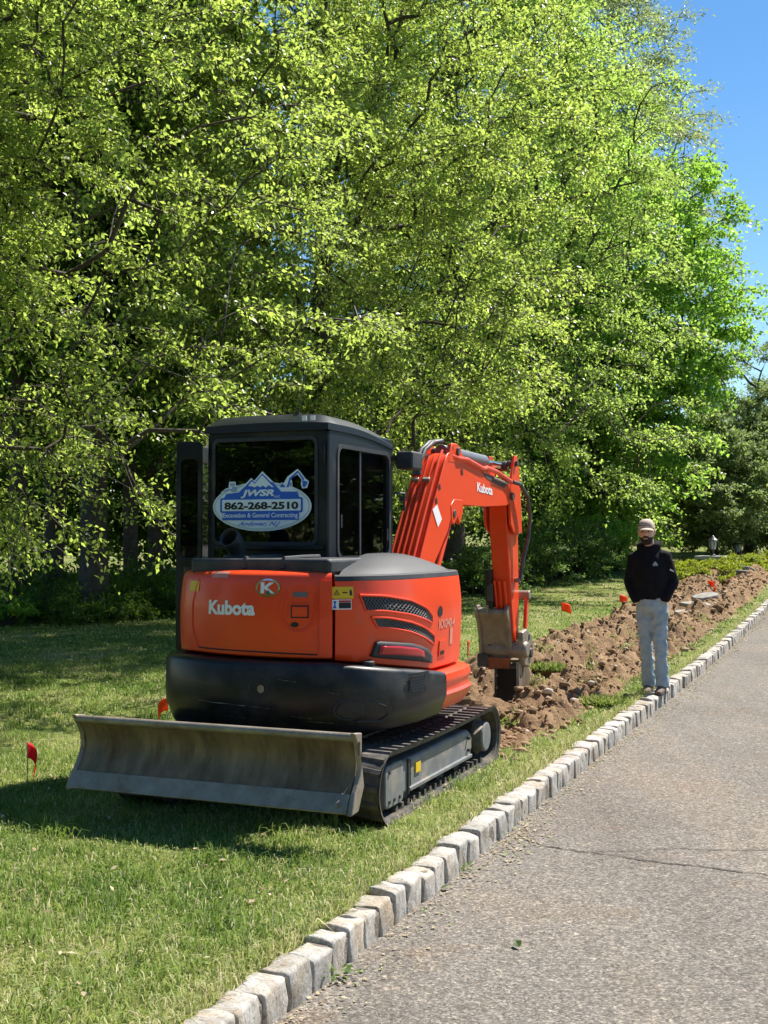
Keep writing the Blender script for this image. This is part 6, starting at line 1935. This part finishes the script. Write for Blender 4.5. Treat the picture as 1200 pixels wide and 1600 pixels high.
# beard, eyes, cap
bd = MB()
loft(bd, [(HX, HY - .018, HZ - .132, .026, .032), (HX, HY - .02, HZ - .115, .050, .066), (HX, HY - .016, HZ - .085, .062, .078), (HX, HY - .012, HZ - .055, .067, .080), (HX, HY + .006, HZ - .03, .068, .060)], 18)
bd.tube([(HX - .032, HY - .092, HZ - .055), (HX, HY - .102, HZ - .046), (HX + .032, HY - .092, HZ - .055)], .010, 8)
organic('beard', bd, 'beard', 0.008, body, 2)
MB().tube([(HX - .022, HY - .101, HZ - .066), (HX, HY - .106, HZ - .068), (HX + .022, HY - .101, HZ - .066)], .0055, 6).build('mouth', 'skin', body, smooth=True)
for s in (-1, 1):
    MB().ico((HX + s * .030, HY - .086, HZ + .006), .012, 0, 2, (1.1, .7, .6)).build('eye', 'eye_dark', body, smooth=True)
loft_c = MB()
loft(loft_c, [(HX, HY + .004, HZ + .035, .084, .106), (HX, HY + .004, HZ + .055, .085, .107), (HX, HY + .006, HZ + .085, .080, .100), (HX, HY + .01, HZ + .115, .066, .080), (HX, HY + .014, HZ + .133, .040, .050), (HX, HY + .015, HZ + .138, .010, .012)], 28)
cap = loft_c.build('cap', 'cap_tan', PER, smooth=True)
rows = []
for i in range(5):
    tt = i / 4; r = []
    for k in range(13):
        a = math.radians(-150 + 120 * k / 12)
        rr = 1 + .0 * tt
        r.append((HX + math.cos(a) * (.084 + .010 * tt), HY + .004 + math.sin(a) * (.106 + .075 * tt * math.cos((k - 6) / 6 * 1.25)), HZ + .040 - .022 * tt * tt - .016 * abs((k - 6) / 6) ** 2))
    rows.append(r)
MB().grid(rows).build('cap_peak', 'cap_tan', cap, smooth=True, solid=0.006)
rows = []
for z_, g in ((.046, 1.012), (.07, 1.012), (.094, 1.004)):
    rr = np.interp(z_, [.035, .055, .085, .115], [.084, .085, .080, .066]); ry = np.interp(z_, [.035, .055, .085, .115], [.106, .107, .100, .080])
    rows.append([(HX + math.cos(math.radians(-165 + 120 * k / 12)) * rr * g, HY + .006 + math.sin(math.radians(-165 + 120 * k / 12)) * ry * g, HZ + z_) for k in range(13)])
MB().grid(rows).build('sunglasses', 'cap_dark', cap, smooth=True)
hr = MB()
loft(hr, [(HX, HY + .022, HZ - .05, .062, .070), (HX, HY + .02, HZ, .078, .088), (HX, HY + .012, HZ + .04, .081, .098)], 18)
hr.build('hair', 'beard', body, smooth=True)
# boots
for L_, zoff, rz_ in ((LFT, 0.0, -.25), (RGT, 0.0, -.1)):
    a = Vector(L_['ank'])
    bt_ = MB()
    bt_.tube([a + Vector((0, .035, .035)), a + Vector((0, .01, -.015)), a + Vector((-.01, -.07, -.040)), a + Vector((-.02, -.14, -.052)), a + Vector((-.022, -.185, -.060))], [(.046, .05), (.048, .050), (.046, .038), (.046, .030), (.030, .018)], 14)
    bt_.tube([a + Vector((0, .055, -.045)), a + Vector((-.01, -.06, -.05))], [(.042, .035), (.044, .032)], 12)
    bo = organic('boot', bt_, 'boot', 0.009, PER, 3)
    poly = [(a.x + .044, a.y + .06), (a.x + .03, a.y + .09), (a.x - .03, a.y + .09), (a.x - .046, a.y + .06), (a.x - .06, a.y - .10), (a.x - .058, a.y - .16), (a.x - .03, a.y - .20), (a.x + .006, a.y - .19), (a.x + .028, a.y - .14), (a.x + .036, a.y - .05)]
    MB().prism(poly, a.z - .086, a.z - .062, 2).build('sole', 'sole', bo, bevel=0.005)
